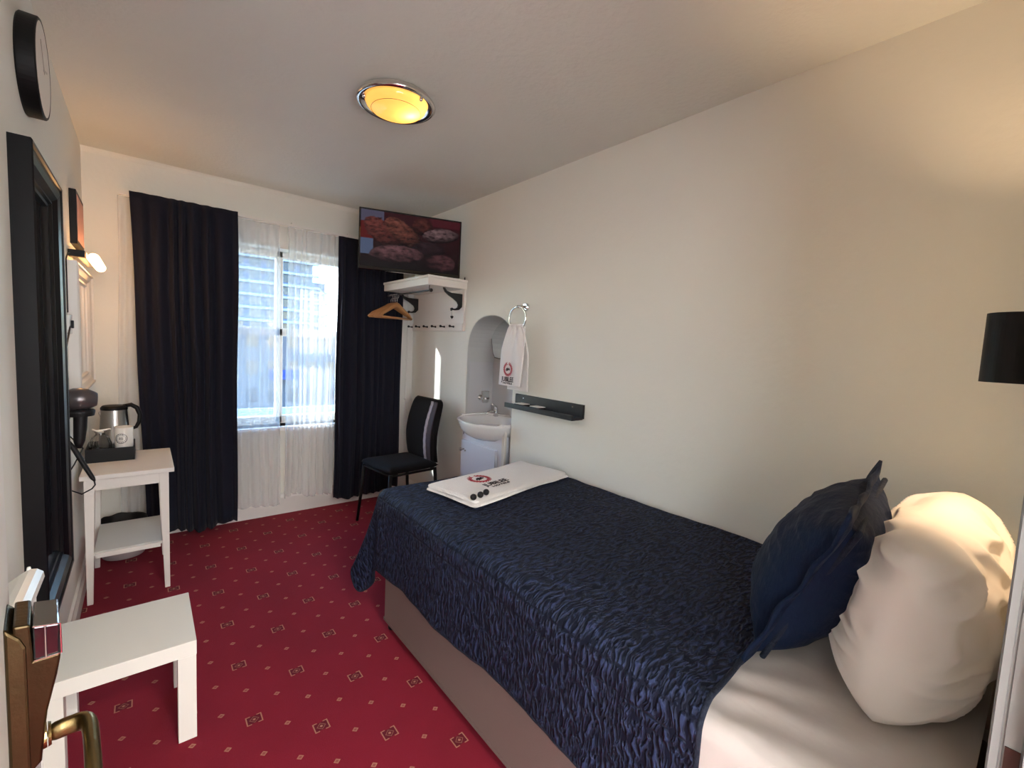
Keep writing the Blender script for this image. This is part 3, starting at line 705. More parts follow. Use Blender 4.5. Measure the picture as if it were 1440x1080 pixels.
# ================================================================ COAT RACK on the right wall
rk = thing('coat_rack', 'white wall coat rack with hat shelf, black iron brackets and pegs', 'coat rack', (XR, 3.24, 1.46))
RY0, RY1 = 2.835, 3.640
b = B(); box(b, 1.838, XR, RY0, RY1, 1.461, 1.770); box(b, 1.832, 1.840, RY0, RY1, 1.461, 1.520); obj('back_panel', b, 'whitewood', rk, bevel=0.003)
b = B(); box(b, 1.528, XR, RY0-0.012, 3.578, 1.818, 1.836); box(b, 1.534, XR, RY0-0.006, 3.574, 1.768, 1.818); obj('hat_shelf', b, 'whitewood', rk, bevel=0.003)
bp_ = [(0, 0.02), (0, -0.075), (-0.018, -0.098), (-0.040, -0.104), (-0.058, -0.103), (-0.066, -0.110), (-0.070, -0.092), (-0.062, -0.086), (-0.056, -0.092), (-0.040, -0.092), (-0.026, -0.080), (-0.022, -0.062), (-0.030, -0.042), (-0.055, -0.020), (-0.085, 0.000), (-0.108, 0.022), (-0.120, 0.052), (-0.112, 0.052), (-0.098, 0.030), (-0.070, 0.020)]
for y in (2.868, 3.560):
    b = B(); prism(b, [(u, v) for u, v in bp_], lambda u, v, w: Vector((1.838+u*1.35, w, 1.715+v)), y-0.007, y+0.007); bmesh.ops.triangulate(b, faces=[f for f in b.faces if len(f.verts) > 4]); obj('bracket', b, 'iron', rk)
for k in range(6):
    y = 2.955+0.137*k
    b = B(); tube(b, [(1.834, y, 1.495), (1.805, y, 1.495), (1.798, y, 1.497)], 0.0045, 8); bmesh.ops.create_uvsphere(b, u_segments=10, v_segments=8, radius=0.010, matrix=Matrix.Translation((1.795, y, 1.498))); bmesh.ops.create_uvsphere(b, u_segments=10, v_segments=8, radius=0.008, matrix=Matrix.Translation((1.828, y, 1.495))); obj('peg', b, 'iron', rk, smooth=True)
b = B(); tube(b, [(1.565, 2.845, 1.732), (1.565, 3.570, 1.732)], 0.0065, 10)
for y in (2.870, 3.555): tube(b, [(1.565, y, 1.732), (1.565, y, 1.772)], 0.0025, 8)
obj('hanging_rod', b, 'iron', rk)
b = B(); bmesh.ops.create_uvsphere(b, u_segments=14, v_segments=10, radius=0.013, matrix=Matrix.Translation((1.565, 2.843, 1.732))); obj('rod_finial', b, 'iron', rk, smooth=True)
b = B(); tube(b, [(1.838, 2.838, 1.836), (1.838, 2.838, 1.857)], [0.006, 0.003], 8); obj('top_stud', b, 'iron', rk)
# heart tag
b = B(); hp = []
for k in range(28):
    t = 2*PI*k/28; hp.append((0.0115*(16*math.sin(t)**3)/16, 0.012*(13*math.cos(t)-5*math.cos(2*t)-2*math.cos(3*t)-math.cos(4*t))/15))
prism(b, hp, lambda u, v, w: Vector((1.758+u, w, 1.560+v)), 2.866, 2.871); tube(b, [(1.758, 2.8685, 1.568), (1.754, 2.8685, 1.600), (1.752, 2.8685, 1.618)], 0.0010, 6)
o = obj('heart_tag', b, 'iron'); tagset(o, 'small dark heart shaped tag hanging from the near rack bracket', 'tag')

# coat hangers
def make_hanger(loc, label):
    h = thing('coat_hanger', label, 'coat hanger', loc, 0.06, 'wooden hangers on the rack rod')
    MAT_inv = MAT[h.name]
    def W(x, y, z): return MAT_inv @ Vector((x, y, z))
    b = B(); prof = [(-0.185, -0.182), (-0.150, -0.152), (-0.095, -0.125), (-0.045, -0.098), (-0.020, -0.083), (0.0, -0.078), (0.020, -0.083), (0.045, -0.098), (0.095, -0.125), (0.150, -0.152), (0.185, -0.182)]
    rr = [0.010, 0.013, 0.014, 0.015, 0.017, 0.018, 0.017, 0.015, 0.014, 0.013, 0.010]
    tube(b, [W(x, 0, z) for x, z in prof], rr, 10, flat=0.42); obj('wooden_shoulders', b, 'hangerwood', h, smooth=True)
    b = B(); tube(b, [W(-0.172, 0, -0.182), W(0.172, 0, -0.182)], 0.0065, 10); obj('trouser_bar', b, 'hangerwood', h, smooth=True)
    b = B(); pts = [W(0, 0, -0.065), W(0, 0, -0.035)]+[W(0.0165*math.cos(t), 0, -0.010+0.0165*math.sin(t)) for t in [-PI*0.42+PI*1.35*k/12 for k in range(13)]]
    tube(b, pts, 0.0018, 8); obj('hook', b, 'chrome', h, smooth=True)
    return h
ys = [3.385, 3.415, 3.445, 3.475, 3.505]
labs = ['wooden coat hanger nearest the camera in the row on the rack rod', 'second wooden coat hanger from the front on the rack rod', 'middle wooden coat hanger of the five on the rack rod', 'fourth wooden coat hanger from the front on the rack rod', 'wooden coat hanger furthest back on the rack rod, nearest the curtain']
h0 = make_hanger((1.565, ys[0], 1.732), labs[0]); h0.rotation_euler[2] = 0.42
for i in range(1, 5): c_ = copy_thing(h0, (1.565, ys[i], 1.732), labs[i]); c_.rotation_euler[2] = 0.42-0.10*i

# ================================================================ CHAIR
ch = thing('chair', 'black high-backed padded chair with pale stripe beside the navy curtain', 'chair', (1.475, 3.075, 0), math.radians(6))
MC = MAT[ch.name]
def cbox(x0, x1, y0, y1, z0, z1): b = B(); box(b, x0, x1, y0, y1, z0, z1, MC); return b
def seatf(s):
    def f(a, c):
        x, y = 2*a-1, 2*c-1
        e = 1-max(abs(x), abs(y))**8
        rx = 0.215*x*(1-0.04*(1-0)*y*y*x*x); ry = 0.220*y*(1-0.04*x*x*y*y)
        z = 0.455+(0.030*e if s > 0 else -0.028*e)+(0.004*(1-x*x)*(1-y*y) if s > 0 else 0)
        return MC @ Vector((rx, ry, z))
    return f
b = B(); grid(b, 24, 24, seatf(1)); grid(b, 24, 24, seatf(-1)); bmesh.ops.remove_doubles(b, verts=b.verts, dist=0.001); bmesh.ops.recalc_face_normals(b, faces=b.faces); obj('seat', b, 'chairfab', ch, smooth=True)
def back_pt(y, z, off):
    # y across -0.2..0.2, z height 0..1 above the seat
    xx = 0.196+0.026*math.sin(z*PI*1.1)*(-1)+0.045*z**1.3
    return MC @ Vector((xx+off, y, 0.462+0.475*z))
def back_outline(z):
    w = 0.185+0.025*math.sin(PI*min(1, z)*0.9)
    if z > 0.90: w *= math.sqrt(max(0.0, 1-((z-0.90)/0.105)**2))*0.25+0.75
    return w
def back_mesh(ya, yb, thick, lift=0.0, nz=30, ny=10):
    bm = B()
    def g(s):
        def f(a, c):
            w = back_outline(c); y = (ya+(yb-ya)*a)*w
            e = (1-abs(2*c-1)**14)
            ee = 1-abs((ya+(yb-ya)*a))**10
            return back_pt(y, c, (-(thick/2*ee*e+lift) if s > 0 else (thick/2*ee*e)))
        return f
    grid(bm, ny, nz, g(1)); grid(bm, ny, nz, g(-1)); bmesh.ops.remove_doubles(bm, verts=bm.verts, dist=0.0008); bmesh.ops.recalc_face_normals(bm, faces=bm.faces); return bm
bk = obj('backrest', back_mesh(-1, 1, 0.050, ny=20), 'chairfab', ch, smooth=True)
def strip(ya, yb, lift, wav=0.0):
    bm = B()
    def f(a, c):
        cc = 0.03+0.935*c; w = back_outline(cc); y = (ya+(yb-ya)*a)*w+wav*math.sin(cc*60)*0.3+0.020*math.sin(cc*3.0)
        return back_pt(y, cc, -(0.0255+lift))
    grid(bm, 4, 50, f); return bm
obj('stripe', strip(-0.60, -0.44, 0.0028, 0.006), 'chairstripe', bk, smooth=True, solid=0.002, label='wavy pale grey stripe')
obj('side_panel', strip(-0.88, -0.60, 0.0014), 'chairgrey', bk, smooth=True, solid=0.002, label='dark grey side panel')
for y in (-0.185, 0.185):
    b = B(); tube(b, [back_pt(y*0.9, z, 0.020) for z in (0.0, 0.12, 0.25, 0.4)], 0.010, 8)
    obj('back_support', b, 'black', ch, smooth=True)
for sx, sy in ((-1, -1), (-1, 1), (1, -1), (1, 1)):
    b = B(); tube(b, [MC @ Vector((0.185*sx, 0.190*sy, 0.435)), MC @ Vector((0.200*sx, 0.200*sy, 0.22)), MC @ Vector((0.215*sx+0.01*sx, 0.205*sy, 0.0))], [0.0135, 0.012, 0.010], 10); obj('leg', b, 'black', ch, smooth=True)
b = B()
for (x0, y0, x1, y1) in ((-0.185, -0.19, 0.185, -0.19), (-0.185, 0.19, 0.185, 0.19), (-0.185, -0.19, -0.185, 0.19), (0.185, -0.19, 0.185, 0.19)): tube(b, [MC @ Vector((x0, y0, 0.425)), MC @ Vector((x1, y1, 0.425))], 0.009, 8)
obj('seat_frame', b, 'black', ch, smooth=True)

# ================================================================ WASH ALCOVE
b = B(); box(b, XR+0.02, AXB, AY1-0.006, AY1, 0.84, 1.238); box(b, AXB-0.006, AXB, AY0, AY1, 0.84, 1.238); box(b, XR+0.02, AXB, AY0, AY0+0.006, 0.84, 1.238)
struct('wall_tiling', b, 'tile')
# vanity cabinet
vc = thing('vanity_cabinet', 'white vanity cupboard under the basin in the arched alcove', 'cabinet', (1.95, 2.55, 0))
b = B(); box(b, 1.835, AXB-0.002, 2.300, 2.785, 0.0, 0.780); obj('carcass', b, 'cabinet', vc, bevel=0.003)
b = B(); box(b, 1.812, 1.834, 2.345, 2.762, 0.06, 0.665); dr = obj('door', b, 'cabinet', vc, bevel=0.003)
b = B(); lathe(b, [(0, 0), (0.006, 0), (0.006, -0.016), (0.013, -0.024), (0.012, -0.032), (0, -0.035)], (1.812, 2.722, 0.600), 16, axis='X'); obj('knob', b, 'steel', dr, smooth=True)
b = B(); lathe(b, [(0, 0), (0.006, 0), (0.006, -0.008), (0, -0.010)], (1.812, 2.700, 0.592), 12, axis='X'); obj('keyhole', b, 'steel', dr, smooth=True)
b = B(); box(b, 1.8335, 1.8352, 2.762, 2.768, 0.70, 0.745); obj('vent_slot', b, 'black', vc)
b = B(); box(b, 1.830, 1.850, 2.272, 2.300, 0.0, 0.80); obj('filler_post', b, 'white', vc, bevel=0.002)
# basin
bs = thing('wash_basin', 'white semi-recessed ceramic wash basin set in the alcove', 'basin', (1.86, 2.50, 0.70))
cx, cy, rx, ry = 1.885, 2.505, 0.220, 0.250
def ell(k, a, z, ox=0.0): return Vector((cx+ox-rx*k*math.cos(a), cy+ry*k*math.sin(a), z))
b = B(); NA = 48
prof = [(0.30, 0.712), (0.55, 0.718), (0.78, 0.745), (0.93, 0.785), (0.99, 0.822), (1.0, 0.838), (0.985, 0.845), (0.95, 0.843), (0.915, 0.830), (0.84, 0.790), (0.66, 0.750), (0.35, 0.735), (0.08, 0.732)]
rings = []
for k, z in prof:
    rings.append([b.verts.new(ell(k, 2*PI*j/NA, z)) for j in range(NA)])
for i in range(len(rings)-1):
    for j in range(NA): b.faces.new((rings[i][j], rings[i][(j+1) % NA], rings[i+1][(j+1) % NA], rings[i+1][j]))
b.faces.new(rings[0][::-1]); b.faces.new(rings[-1]); bmesh.ops.recalc_face_normals(b, faces=b.faces)
obj('bowl', b, 'ceramic', bs, smooth=True)
# worktop ledge with elliptical cut-out
b = B(); OUT = []; NT = 48
inn = [ell(0.985, 2*PI*j/NT, 0.843) for j in range(NT)]
def clampxy(a):
    d = Vector((-math.cos(a)*rx, math.sin(a)*ry, 0)); X0, X1, Y0, Y1 = 1.815, AXB-0.001, AY0+0.0065, AY1-0.0065
    t = 1e9
    if d.x > 1e-9: t = min(t, (X1-cx)/d.x)
    if d.x < -1e-9: t = min(t, (X0-cx)/d.x)
    if d.y > 1e-9: t = min(t, (Y1-cy)/d.y)
    if d.y < -1e-9: t = min(t, (Y0-cy)/d.y)
    t = max(t, 0.985)
    return Vector((cx, cy, 0.841))+d*t
for j in range(NT):
    a0, a1 = 2*PI*j/NT, 2*PI*(j+1)/NT
    p0, p1, q0, q1 = inn[j], inn[(j+1) % NT], clampxy(a0), clampxy(a1)
    if (q0-p0).length < 1e-4 and (q1-p1).length < 1e-4: continue
    b.faces.new([b.verts.new(v) for v in (p0, p1, q1, q0)])
bmesh.ops.remove_doubles(b, verts=b.verts, dist=0.0005)
for f in b.faces:
    if f.normal.z < 0: f.normal_flip()
obj('ledge', b, 'ceramic', bs, solid=0.022)
b = B(); lathe(b, [(0, 0), (0.011, 0), (0.011, 0.004), (0, 0.004)], (0, 0, 0), 16); b.transform(Matrix.Translation((1.905, 2.275, 0.800)) @ Matrix.Rotation(-PI/2.4, 4, 'X')); obj('overflow', b, 'steel', bs)
# tap
tp = thing('basin_tap', 'chrome mixer tap standing behind the alcove basin', 'tap', (2.00, 2.47, 0.845))
b = B(); tube(b, [(2.030, 2.64, 0.842), (2.030, 2.64, 0.895)], [0.020, 0.017], 16); obj('tap_body', b, 'chrome', tp, smooth=True)
b = B(); tube(b, [(2.030, 2.64, 0.872), (1.985, 2.63, 0.885), (1.945, 2.62, 0.880), (1.935, 2.618, 0.866)], [0.011, 0.010, 0.009, 0.009], 12); obj('spout', b, 'chrome', tp, smooth=True)
b = B(); tube(b, [(2.030, 2.64, 0.893), (2.028, 2.64, 0.915)], [0.017, 0.013], 14); tube(b, [(2.025, 2.64, 0.915), (1.985, 2.635, 0.938)], [0.008, 0.005], 10, flat=1.6); obj('tap_lever', b, 'chrome', tp, smooth=True)
# tumbler and holder
tm = thing('tumbler_holder', 'frosted tumbler in a chrome holder on the alcove tiles', 'tumbler holder', (2.00, 2.75, 0.93))
b = B(); tube(b, [(1.985, AY1-0.006, 0.968), (1.985, 2.755, 0.968)], 0.008, 10); lathe(b, [(0.027, 0), (0.031, 0), (0.031, 0.012), (0.027, 0.012), (0.027, 0)], (1.995, 2.732, 0.962), 24); lathe(b, [(0, 0), (0.02, 0), (0.02, -0.006), (0, -0.006)], (1.985, AY1-0.006, 0.968), 18, axis='Y'); obj('holder', b, 'chrome', tm)
M['frosted'] = mat('frosted_tumbler', rgb(225, 230, 230), 0.4, trans=0.5)
b = B(); lathe(b, [(0, 0), (0.022, 0), (0.029, 0.085), (0.0265, 0.085), (0.020, 0.004), (0, 0.004)], (1.995, 2.732, 0.935), 24); obj('tumbler', b, 'frosted', tm, smooth=True)
# tilted shaving mirror
mr = thing('alcove_mirror', 'frameless mirror with rounded corners hung at a slant inside the alcove', 'mirror', (2.08, 2.60, 1.25))
MM = frame3((2.070, 2.62, 1.410), (0.07, -1, 0.0), (0.02, 0, 1))
mo = [(-0.150, -0.02), (-0.128, -0.105), (-0.105, -0.135), (-0.06, -0.142), (0.19, -0.142), (0.22, -0.12), (0.225, 0.10), (0.19, 0.150), (-0.10, 0.150), (-0.150, 0.125), (-0.165, 0.08)]
b = B(); prism(b, mo, lambda u, v, w: MM @ Vector((u, v, w)), -0.006, 0.0); obj('mirror_backing', b, 'iron', mr)
b = B(); prism(b, [(u*0.97, v*0.965) for u, v in mo], lambda u, v, w: MM @ Vector((u, v, w)), 0.0002, 0.002); obj('mirror_glass', b, 'mirror', mr)
b = B(); box(b, 2.055, AXB, 2.52, 2.56, 1.30, 1.33); obj('mirror_clip', b, 'black', mr)

# towel ring and hanging towel
tr_ = thing('towel_ring', 'chrome towel ring on the right wall beside the alcove', 'towel ring', (XR, 2.150, 1.62))
b = B(); lathe(b, [(0, 0), (0.026, 0), (0.026, -0.008), (0.020, -0.016), (0, -0.016)], (XR, 2.150, 1.615), 28, axis='X'); obj('wall_rose', b, 'chrome', tr_, smooth=False)
b = B(); tube(b, [(XR-0.012, 2.150, 1.615), (XR-0.072, 2.150, 1.612)], [0.010, 0.009], 14); obj('arm', b, 'chrome', tr_, smooth=True)
RC = Vector((1.790, 2.152, 1.540)); b = B(); tube(b, [RC+Vector((0, 0.080*math.sin(t), 0.072*math.cos(t))) for t in [2*PI*k/48 for k in range(49)]], 0.0048, 10, cap=False); obj('ring', b, 'chrome', tr_, smooth=True)
tw = thing('hand_towel', 'white hand towel with red crest hanging from the chrome ring', 'towel', (1.79, 2.16, 1.09))
def hang(xo, z0, w0, w1, seed, yc0, yc1):
    def f(a, c):
        z = 1.492+(z0-1.492)*c; k = min(1, c/0.45)**0.7; w = w0+(w1-w0)*k; yc = yc0+(yc1-yc0)*c
        y = yc+(a-0.5)*w
        ruf = (1-k)*0.011*math.sin(a*16+seed)+0.0035*math.sin(a*11+seed+c*2)
        return Vector((1.790+xo*min(1, 0.15+c*2.2)+ruf, y, z))
    return f
b = B(); grid(b, 36, 40, hang(-0.021, 1.118, 0.115, 0.215, 1, 2.152, 2.176)); fr = obj('front_layer', b, 'towel', tw, smooth=True, solid=0.009)
b = B(); grid(b, 36, 40, hang(0.020, 1.092, 0.115, 0.190, 4, 2.150, 2.142)); obj('back_layer', b, 'towel', tw, smooth=True, solid=0.009)
b = B()
grid(b, 24, 12, lambda a, c: Vector((1.790-0.012*math.cos(PI*c)*1.0+0.011*math.sin(a*16+1)*0.6, 2.151+(a-0.5)*0.115, 1.485+0.016*math.sin(PI*c)-0.0)))
obj('top_fold', b, 'towel', tw, smooth=True, solid=0.007)
HM = frame3((1.7605, 2.186, 1.222), (0, -1, 0), (0, 0, 1)); crest(tw, HM, 0.046)
text_part('lettering', 'JUBILEE', 0.042, 'darklogo', tw, frame3((1.7605, 2.186, 1.158), (0, -1, 0), (0, 0, 1)), label='dark lettering', xs=0.85)
text_part('lettering', 'HOTELS', 0.016, 'darklogo', tw, frame3((1.7605, 2.186, 1.134), (0, -1, 0), (0, 0, 1)), label='small dark lettering', xs=1.6)

# black ledge
pl = thing('picture_ledge', 'black wall ledge on the right wall above the bed foot', 'shelf', (XR, 1.91, 0.985))
b = B(); box(b, XR-0.013, XR, 1.620, 2.200, 0.988, 1.066); obj('back_plate', b, 'ledge', pl, bevel=0.002)
b = B(); box(b, 1.760, XR-0.013, 1.620, 2.200, 0.984, 0.997); box(b, 1.756, 1.768, 1.620, 2.200, 0.984, 1.013); obj('tray', b, 'ledge', pl, bevel=0.002)
for y in (1.70, 2.12):
    b = B(); lathe(b, [(0, 0), (0.005, 0), (0.004, -0.002), (0, -0.002)], (XR-0.013, y, 1.045), 12, axis='X'); obj('screw', b, 'chrome', pl)
for y, lab in ((2.085, 'small pale card case on the black ledge, nearer the towel'), (1.945, 'small pale card case on the black ledge, nearer the bed head')):
    c_ = thing('card_case', lab, 'card case', (1.805, y, 0.997), 0.05, 'pale cases on the black ledge')
    b = B(); box(b, 1.776, 1.836, y-0.042, y+0.042, 0.9975, 1.014); obj('case_body', b, 'black', c_, bevel=0.002)
    b = B(); box(b, 1.778, 1.834, y-0.040, y+0.040, 1.014, 1.018); obj('paper_top', b, 'paper', c_, bevel=0.001)

# ================================================================ WALL LAMP near the bed head
wl = thing('wall_lamp', 'black cylinder wall lamp above the pillows, shining up and down', 'wall lamp', (1.50, 0.066, 1.334))
lc_ = (1.50, 0.070, 0)
b = B(); lathe(b, [(0.0470, 1.334), (0.0490, 1.334), (0.0490, 1.489), (0.0470, 1.489), (0.0470, 1.334)], lc_, 56); obj('cylinder_shade', b, 'black', wl, smooth=False)
b = B(); lathe(b, [(0, 1.407), (0.0468, 1.407), (0.0468, 1.417), (0, 1.417)], lc_, 32); obj('lamp_holder', b, 'black', wl)
b = B(); box(b, 1.48, 1.52, YN-0.003, 0.024, 1.39, 1.43); obj('wall_mount', b, 'black', wl)
for nm, dz, e, rx_ in (('lamp_beam_down', -0.01, 1.5, 0), ('lamp_beam_up', 0.01, 2.7, PI)):
    L = bpy.data.lights.new(nm, 'SPOT'); L.energy = e; L.color = (1.0, 0.68, 0.40); L.spot_size = math.radians(110); L.spot_blend = 0.5; L.shadow_soft_size = 0.012
    lo = bpy.data.objects.new(nm, L); C.objects.link(lo); lo.location = (1.50, 0.070, 1.412+dz); lo.rotation_euler = (rx_, 0, 0)

# ================================================================ LEFT WALL
# clock
ck = thing('wall_clock', 'round wall clock with deep black rim high on the left wall', 'clock', (XL, 2.035, 2.13))
b = B(); lathe(b, [(0, 0), (0.136, 0), (0.140, 0.004), (0.140, 0.040), (0.137, 0.043), (0.131, 0.043), (0.130, 0.038), (0, 0.038)], (XL, 2.045, 2.130), 72, axis='X'); obj('rim', b, 'black', ck, smooth=False)
b = B(); lathe(b, [(0, 0.0385), (0.1305, 0.0385), (0.1305, 0.0425), (0, 0.0425)], (XL, 2.045, 2.130), 64, axis='X'); obj('face', b, 'white', ck, label='plain pale face')
b = B(); MK = Matrix.Translation((XL+0.0438, 2.045, 2.130))
box(b, 0, 0.001, -0.0025, 0.0025, -0.01, 0.085, MK @ Matrix.Rotation(0.6, 4, 'X')); box(b, 0, 0.001, -0.003, 0.003, -0.01, 0.06, MK @ Matrix.Rotation(-1.3, 4, 'X')); obj('hand', b, 'steel', ck)

# profiled frame helper: a rectangular frame on the left wall
def wall_frame(y0, y1, z0, z1, prof):
    """prof: list of (inset from outer edge, projection from wall)"""
    bm = B(); rings = []
    for ins, pr_ in prof:
        rings.append([bm.verts.new((XL+pr_, y, z)) for y, z in ((y0+ins, z0+ins), (y1-ins, z0+ins), (y1-ins, z1-ins), (y0+ins, z1-ins))])
    for i in range(len(rings)-1):
        for j in range(4): bm.faces.new((rings[i][j], rings[i][(j+1) % 4], rings[i+1][(j+1) % 4], rings[i+1][j]))
    bmesh.ops.recalc_face_normals(bm, faces=bm.faces); return bm
bmr = thing('wall_mirror', 'tall mirror in a deep black moulded frame on the left wall', 'mirror', (XL, 2.065, 0.45))
b = wall_frame(1.778, 2.350, 0.450, 1.852, [(0, 0.0), (0, 0.044), (0.004, 0.047), (0.010, 0.046), (0.012, 0.040), (0.030, 0.043), (0.048, 0.038), (0.062, 0.024), (0.066, 0.026), (0.072, 0.026), (0.076, 0.018), (0.084, 0.016), (0.088, 0.006), (0.088, 0.0)])
obj('frame', b, 'blackframe', bmr)
b = B(); box(b, XL, XL+0.007, 1.86, 2.268, 0.532, 1.770); obj('mirror_glass', b, 'mirror', bmr)
wmr = thing('wall_mirror', 'wide mirror in a white moulded frame above the tea tray', 'mirror', (XL, 3.27, 1.02))
b = wall_frame(2.872, 3.665, 1.030, 1.657, [(0, 0.0), (0, 0.036), (0.006, 0.042), (0.014, 0.042), (0.018, 0.034), (0.040, 0.026), (0.052, 0.014), (0.058, 0.018), (0.066, 0.018), (0.070, 0.010), (0.076, 0.006), (0.076, 0.0)])
obj('frame', b, 'white', wmr)
b = B(); box(b, XL, XL+0.007, 2.945, 3.592, 1.103, 1.584); obj('mirror_glass', b, 'mirror', wmr)
# print above
pc = thing('framed_print', 'small framed pinkish print above the bar lamp on the left wall', 'picture', (XL, 3.20, 1.74))
b = B(); box(b, XL, XL+0.026, 3.065, 3.400, 1.758, 2.015); obj('frame', b, 'black', pc, bevel=0.002)
b = B(); box(b, XL+0.0262, XL+0.0275, 3.085, 3.380, 1.778, 1.995); obj('print', b, 'picpink', pc)
# bar lamp above the white mirror
bl = thing('mirror_lamp', 'glowing bar lamp on a dark arm above the white mirror', 'wall lamp', (XL, 3.2, 1.70))
b = B(); box(b, XL, -0.208, 2.960, 3.010, 1.686, 1.717); obj('arm', b, 'black', bl, bevel=0.002)
b = B(); box(b, -0.235, -0.204, 2.985, 3.440, 1.684, 1.716); obj('housing', b, 'steel', bl, bevel=0.004)
b = B(); tube(b, [(-0.180, 2.985, 1.690), (-0.180, 2.992, 1.690), (-0.180, 3.000, 1.690), (-0.180, 3.43, 1.690), (-0.180, 3.438, 1.690), (-0.180, 3.444, 1.690)], [0.012, 0.019, 0.023, 0.023, 0.019, 0.010], 20); obj('diffuser', b, 'candlelamp', bl, smooth=True)
b = B(); tube(b, [(XL+0.008, 2.955, 1.700), (XL+0.006, 2.90, 1.690), (XL+0.004, 2.862, 1.66), (XL+0.004, 2.860, 1.42)], 0.0022, 6); obj('cable', b, 'black', bl, smooth=True)
# switch with plug
sk = thing('wall_socket', 'small grey spur switch beside the black mirror on the left wall', 'switch', (XL, 2.80, 1.33))
b = B(); box(b, XL, XL+0.018, 2.770, 2.858, 1.325, 1.410); obj('switch_plate', b, 'steel', sk, bevel=0.003)
b = B(); box(b, XL+0.018, XL+0.026, 2.800, 2.828, 1.350, 1.385); obj('rocker', b, 'black', sk, bevel=0.002)

# hair dryer in its holder
hd = thing('hair_dryer', 'dark hair dryer in a black wall holder beside the tea tray', 'hair dryer', (-0.20, 2.50, 0.88))
MH = frame3((-0.203, 2.505, 1.066), (0.86, 0.10, -0.05), (0, 0.0, 1))
b = B(); lathe(b, [(0, -0.052), (0.020, -0.051), (0.034, -0.042), (0.044, -0.022), (0.046, 0.000), (0.042, 0.022), (0.033, 0.040), (0.027, 0.050), (0.024, 0.052), (0.0, 0.044)], (0, 0, 0), 32, axis='X'); b.transform(MH); obj('barrel', b, 'dryer', hd, smooth=True)
b = B(); lathe(b, [(0, -0.0525), (0.014, -0.0525), (0.014, -0.055), (0, -0.055)], (0, 0, 0), 20, axis='X'); b.transform(MH); obj('rear_grille', b, 'chrome', hd)
b = B(); lathe(b, [(0.028, 0.998), (0.044, 0.998), (0.047, 1.012), (0.047, 1.020), (0.042, 1.024), (0.028, 1.024), (0.028, 0.998)], (-0.205, 2.505, 0), 32); box(b, XL, -0.235, 2.485, 2.525, 0.985, 1.060); obj('wall_holder', b, 'rubber', hd)
b = B(); tube(b, [(-0.203, 2.505, 1.040), (-0.203, 2.505, 1.000), (-0.205, 2.505, 0.950), (-0.209, 2.505, 0.895), (-0.211, 2.503, 0.865)], [0.025, 0.022, 0.021, 0.018, 0.010], 16); obj('handle', b, 'rubber', hd, smooth=True)
b = B(); tube(b, [(-0.238, 2.49, 0.895), (-0.222, 2.495, 0.86), (-0.195, 2.50, 0.79), (-0.172, 2.50, 0.735), (-0.166, 2.50, 0.722)], [0.007, 0.0095, 0.0095, 0.008, 0.004], 12); obj('cable_guard', b, 'rubber', hd, smooth=True)
b = B(); tube(b, [(-0.167, 2.50, 0.722), (-0.165, 2.50, 0.705), (-0.175, 2.50, 0.69), (-0.205, 2.49, 0.675), (-0.238, 2.48, 0.70), (-0.246, 2.48, 0.80), (-0.235, 2.48, 0.88), (-0.247, 2.47, 0.98), (-0.250, 2.47, 1.10), (-0.250, 2.60, 1.25), (-0.249, 2.78, 1.36)], 0.0028, 8); obj('power_cord', b, 'rubber', hd, smooth=True)
b = B(); tube(b, [(-0.250, 2.49, 1.00), (-0.245, 2.50, 0.93), (-0.200, 2.52, 0.86), (-0.225, 2.50, 0.80), (-0.251, 2.48, 0.75)], 0.0025, 8); obj('hanging_loop', b, 'rubber', hd, smooth=True)

# radiator below, beyond the open door
rd = thing('radiator', 'white panel radiator low on the left wall behind the door handle', 'radiator', (-0.22, 1.1, 0.15))
b = B(); prism(b, [(-0.247, 0.16), (-0.206, 0.16), (-0.206, 0.745), (-0.194, 0.757), (-0.188, 0.770), (-0.190, 0.783), (-0.200, 0.792), (-0.212, 0.794), (-0.226, 0.786), (-0.247, 0.770)], lambda u, v, w: Vector((u, w, v)), 0.80, 1.470); obj('panel', b, 'radiator', rd, bevel=0.002)
b = B()
for k in range(5): box(b, -0.244+0.009*k, -0.240+0.009*k, 1.470, 1.474, 0.18, 0.755)
obj('end_ribs', b, 'radiator', rd)
b = B(); tube(b, [(-0.213, 1.466, 0.780), (-0.213, 1.466, 0.800)], [0.006, 0.003], 8); obj('vent_peg', b, 'radiator', rd)
for y in (0.95, 1.35):
    b = B(); box(b, XL, -0.246, y-0.02, y+0.02, 0.3, 0.66); obj('wall_bracket', b, 'radiator', rd)

# ================================================================ LOW WHITE TABLE
lt = thing('coffee_table', 'low square white table beside the open door', 'table', (-0.06, 1.903, 0))
tx0, tx1, ty0, ty1, tz1 = -0.245, 0.122, 1.727, 2.078, 0.344
b = B(); box(b, tx0, tx1, ty0, ty1, tz1-0.050, tz1); obj('tabletop', b, 'table', lt, bevel=0.0015)
for x in (tx0+0.001, tx1-0.051):
    for y in (ty0+0.001, ty1-0.051):
        b = B(); box(b, x, x+0.050, y, y+0.050, 0, tz1-0.050); obj('leg', b, 'table', lt, bevel=0.0012)

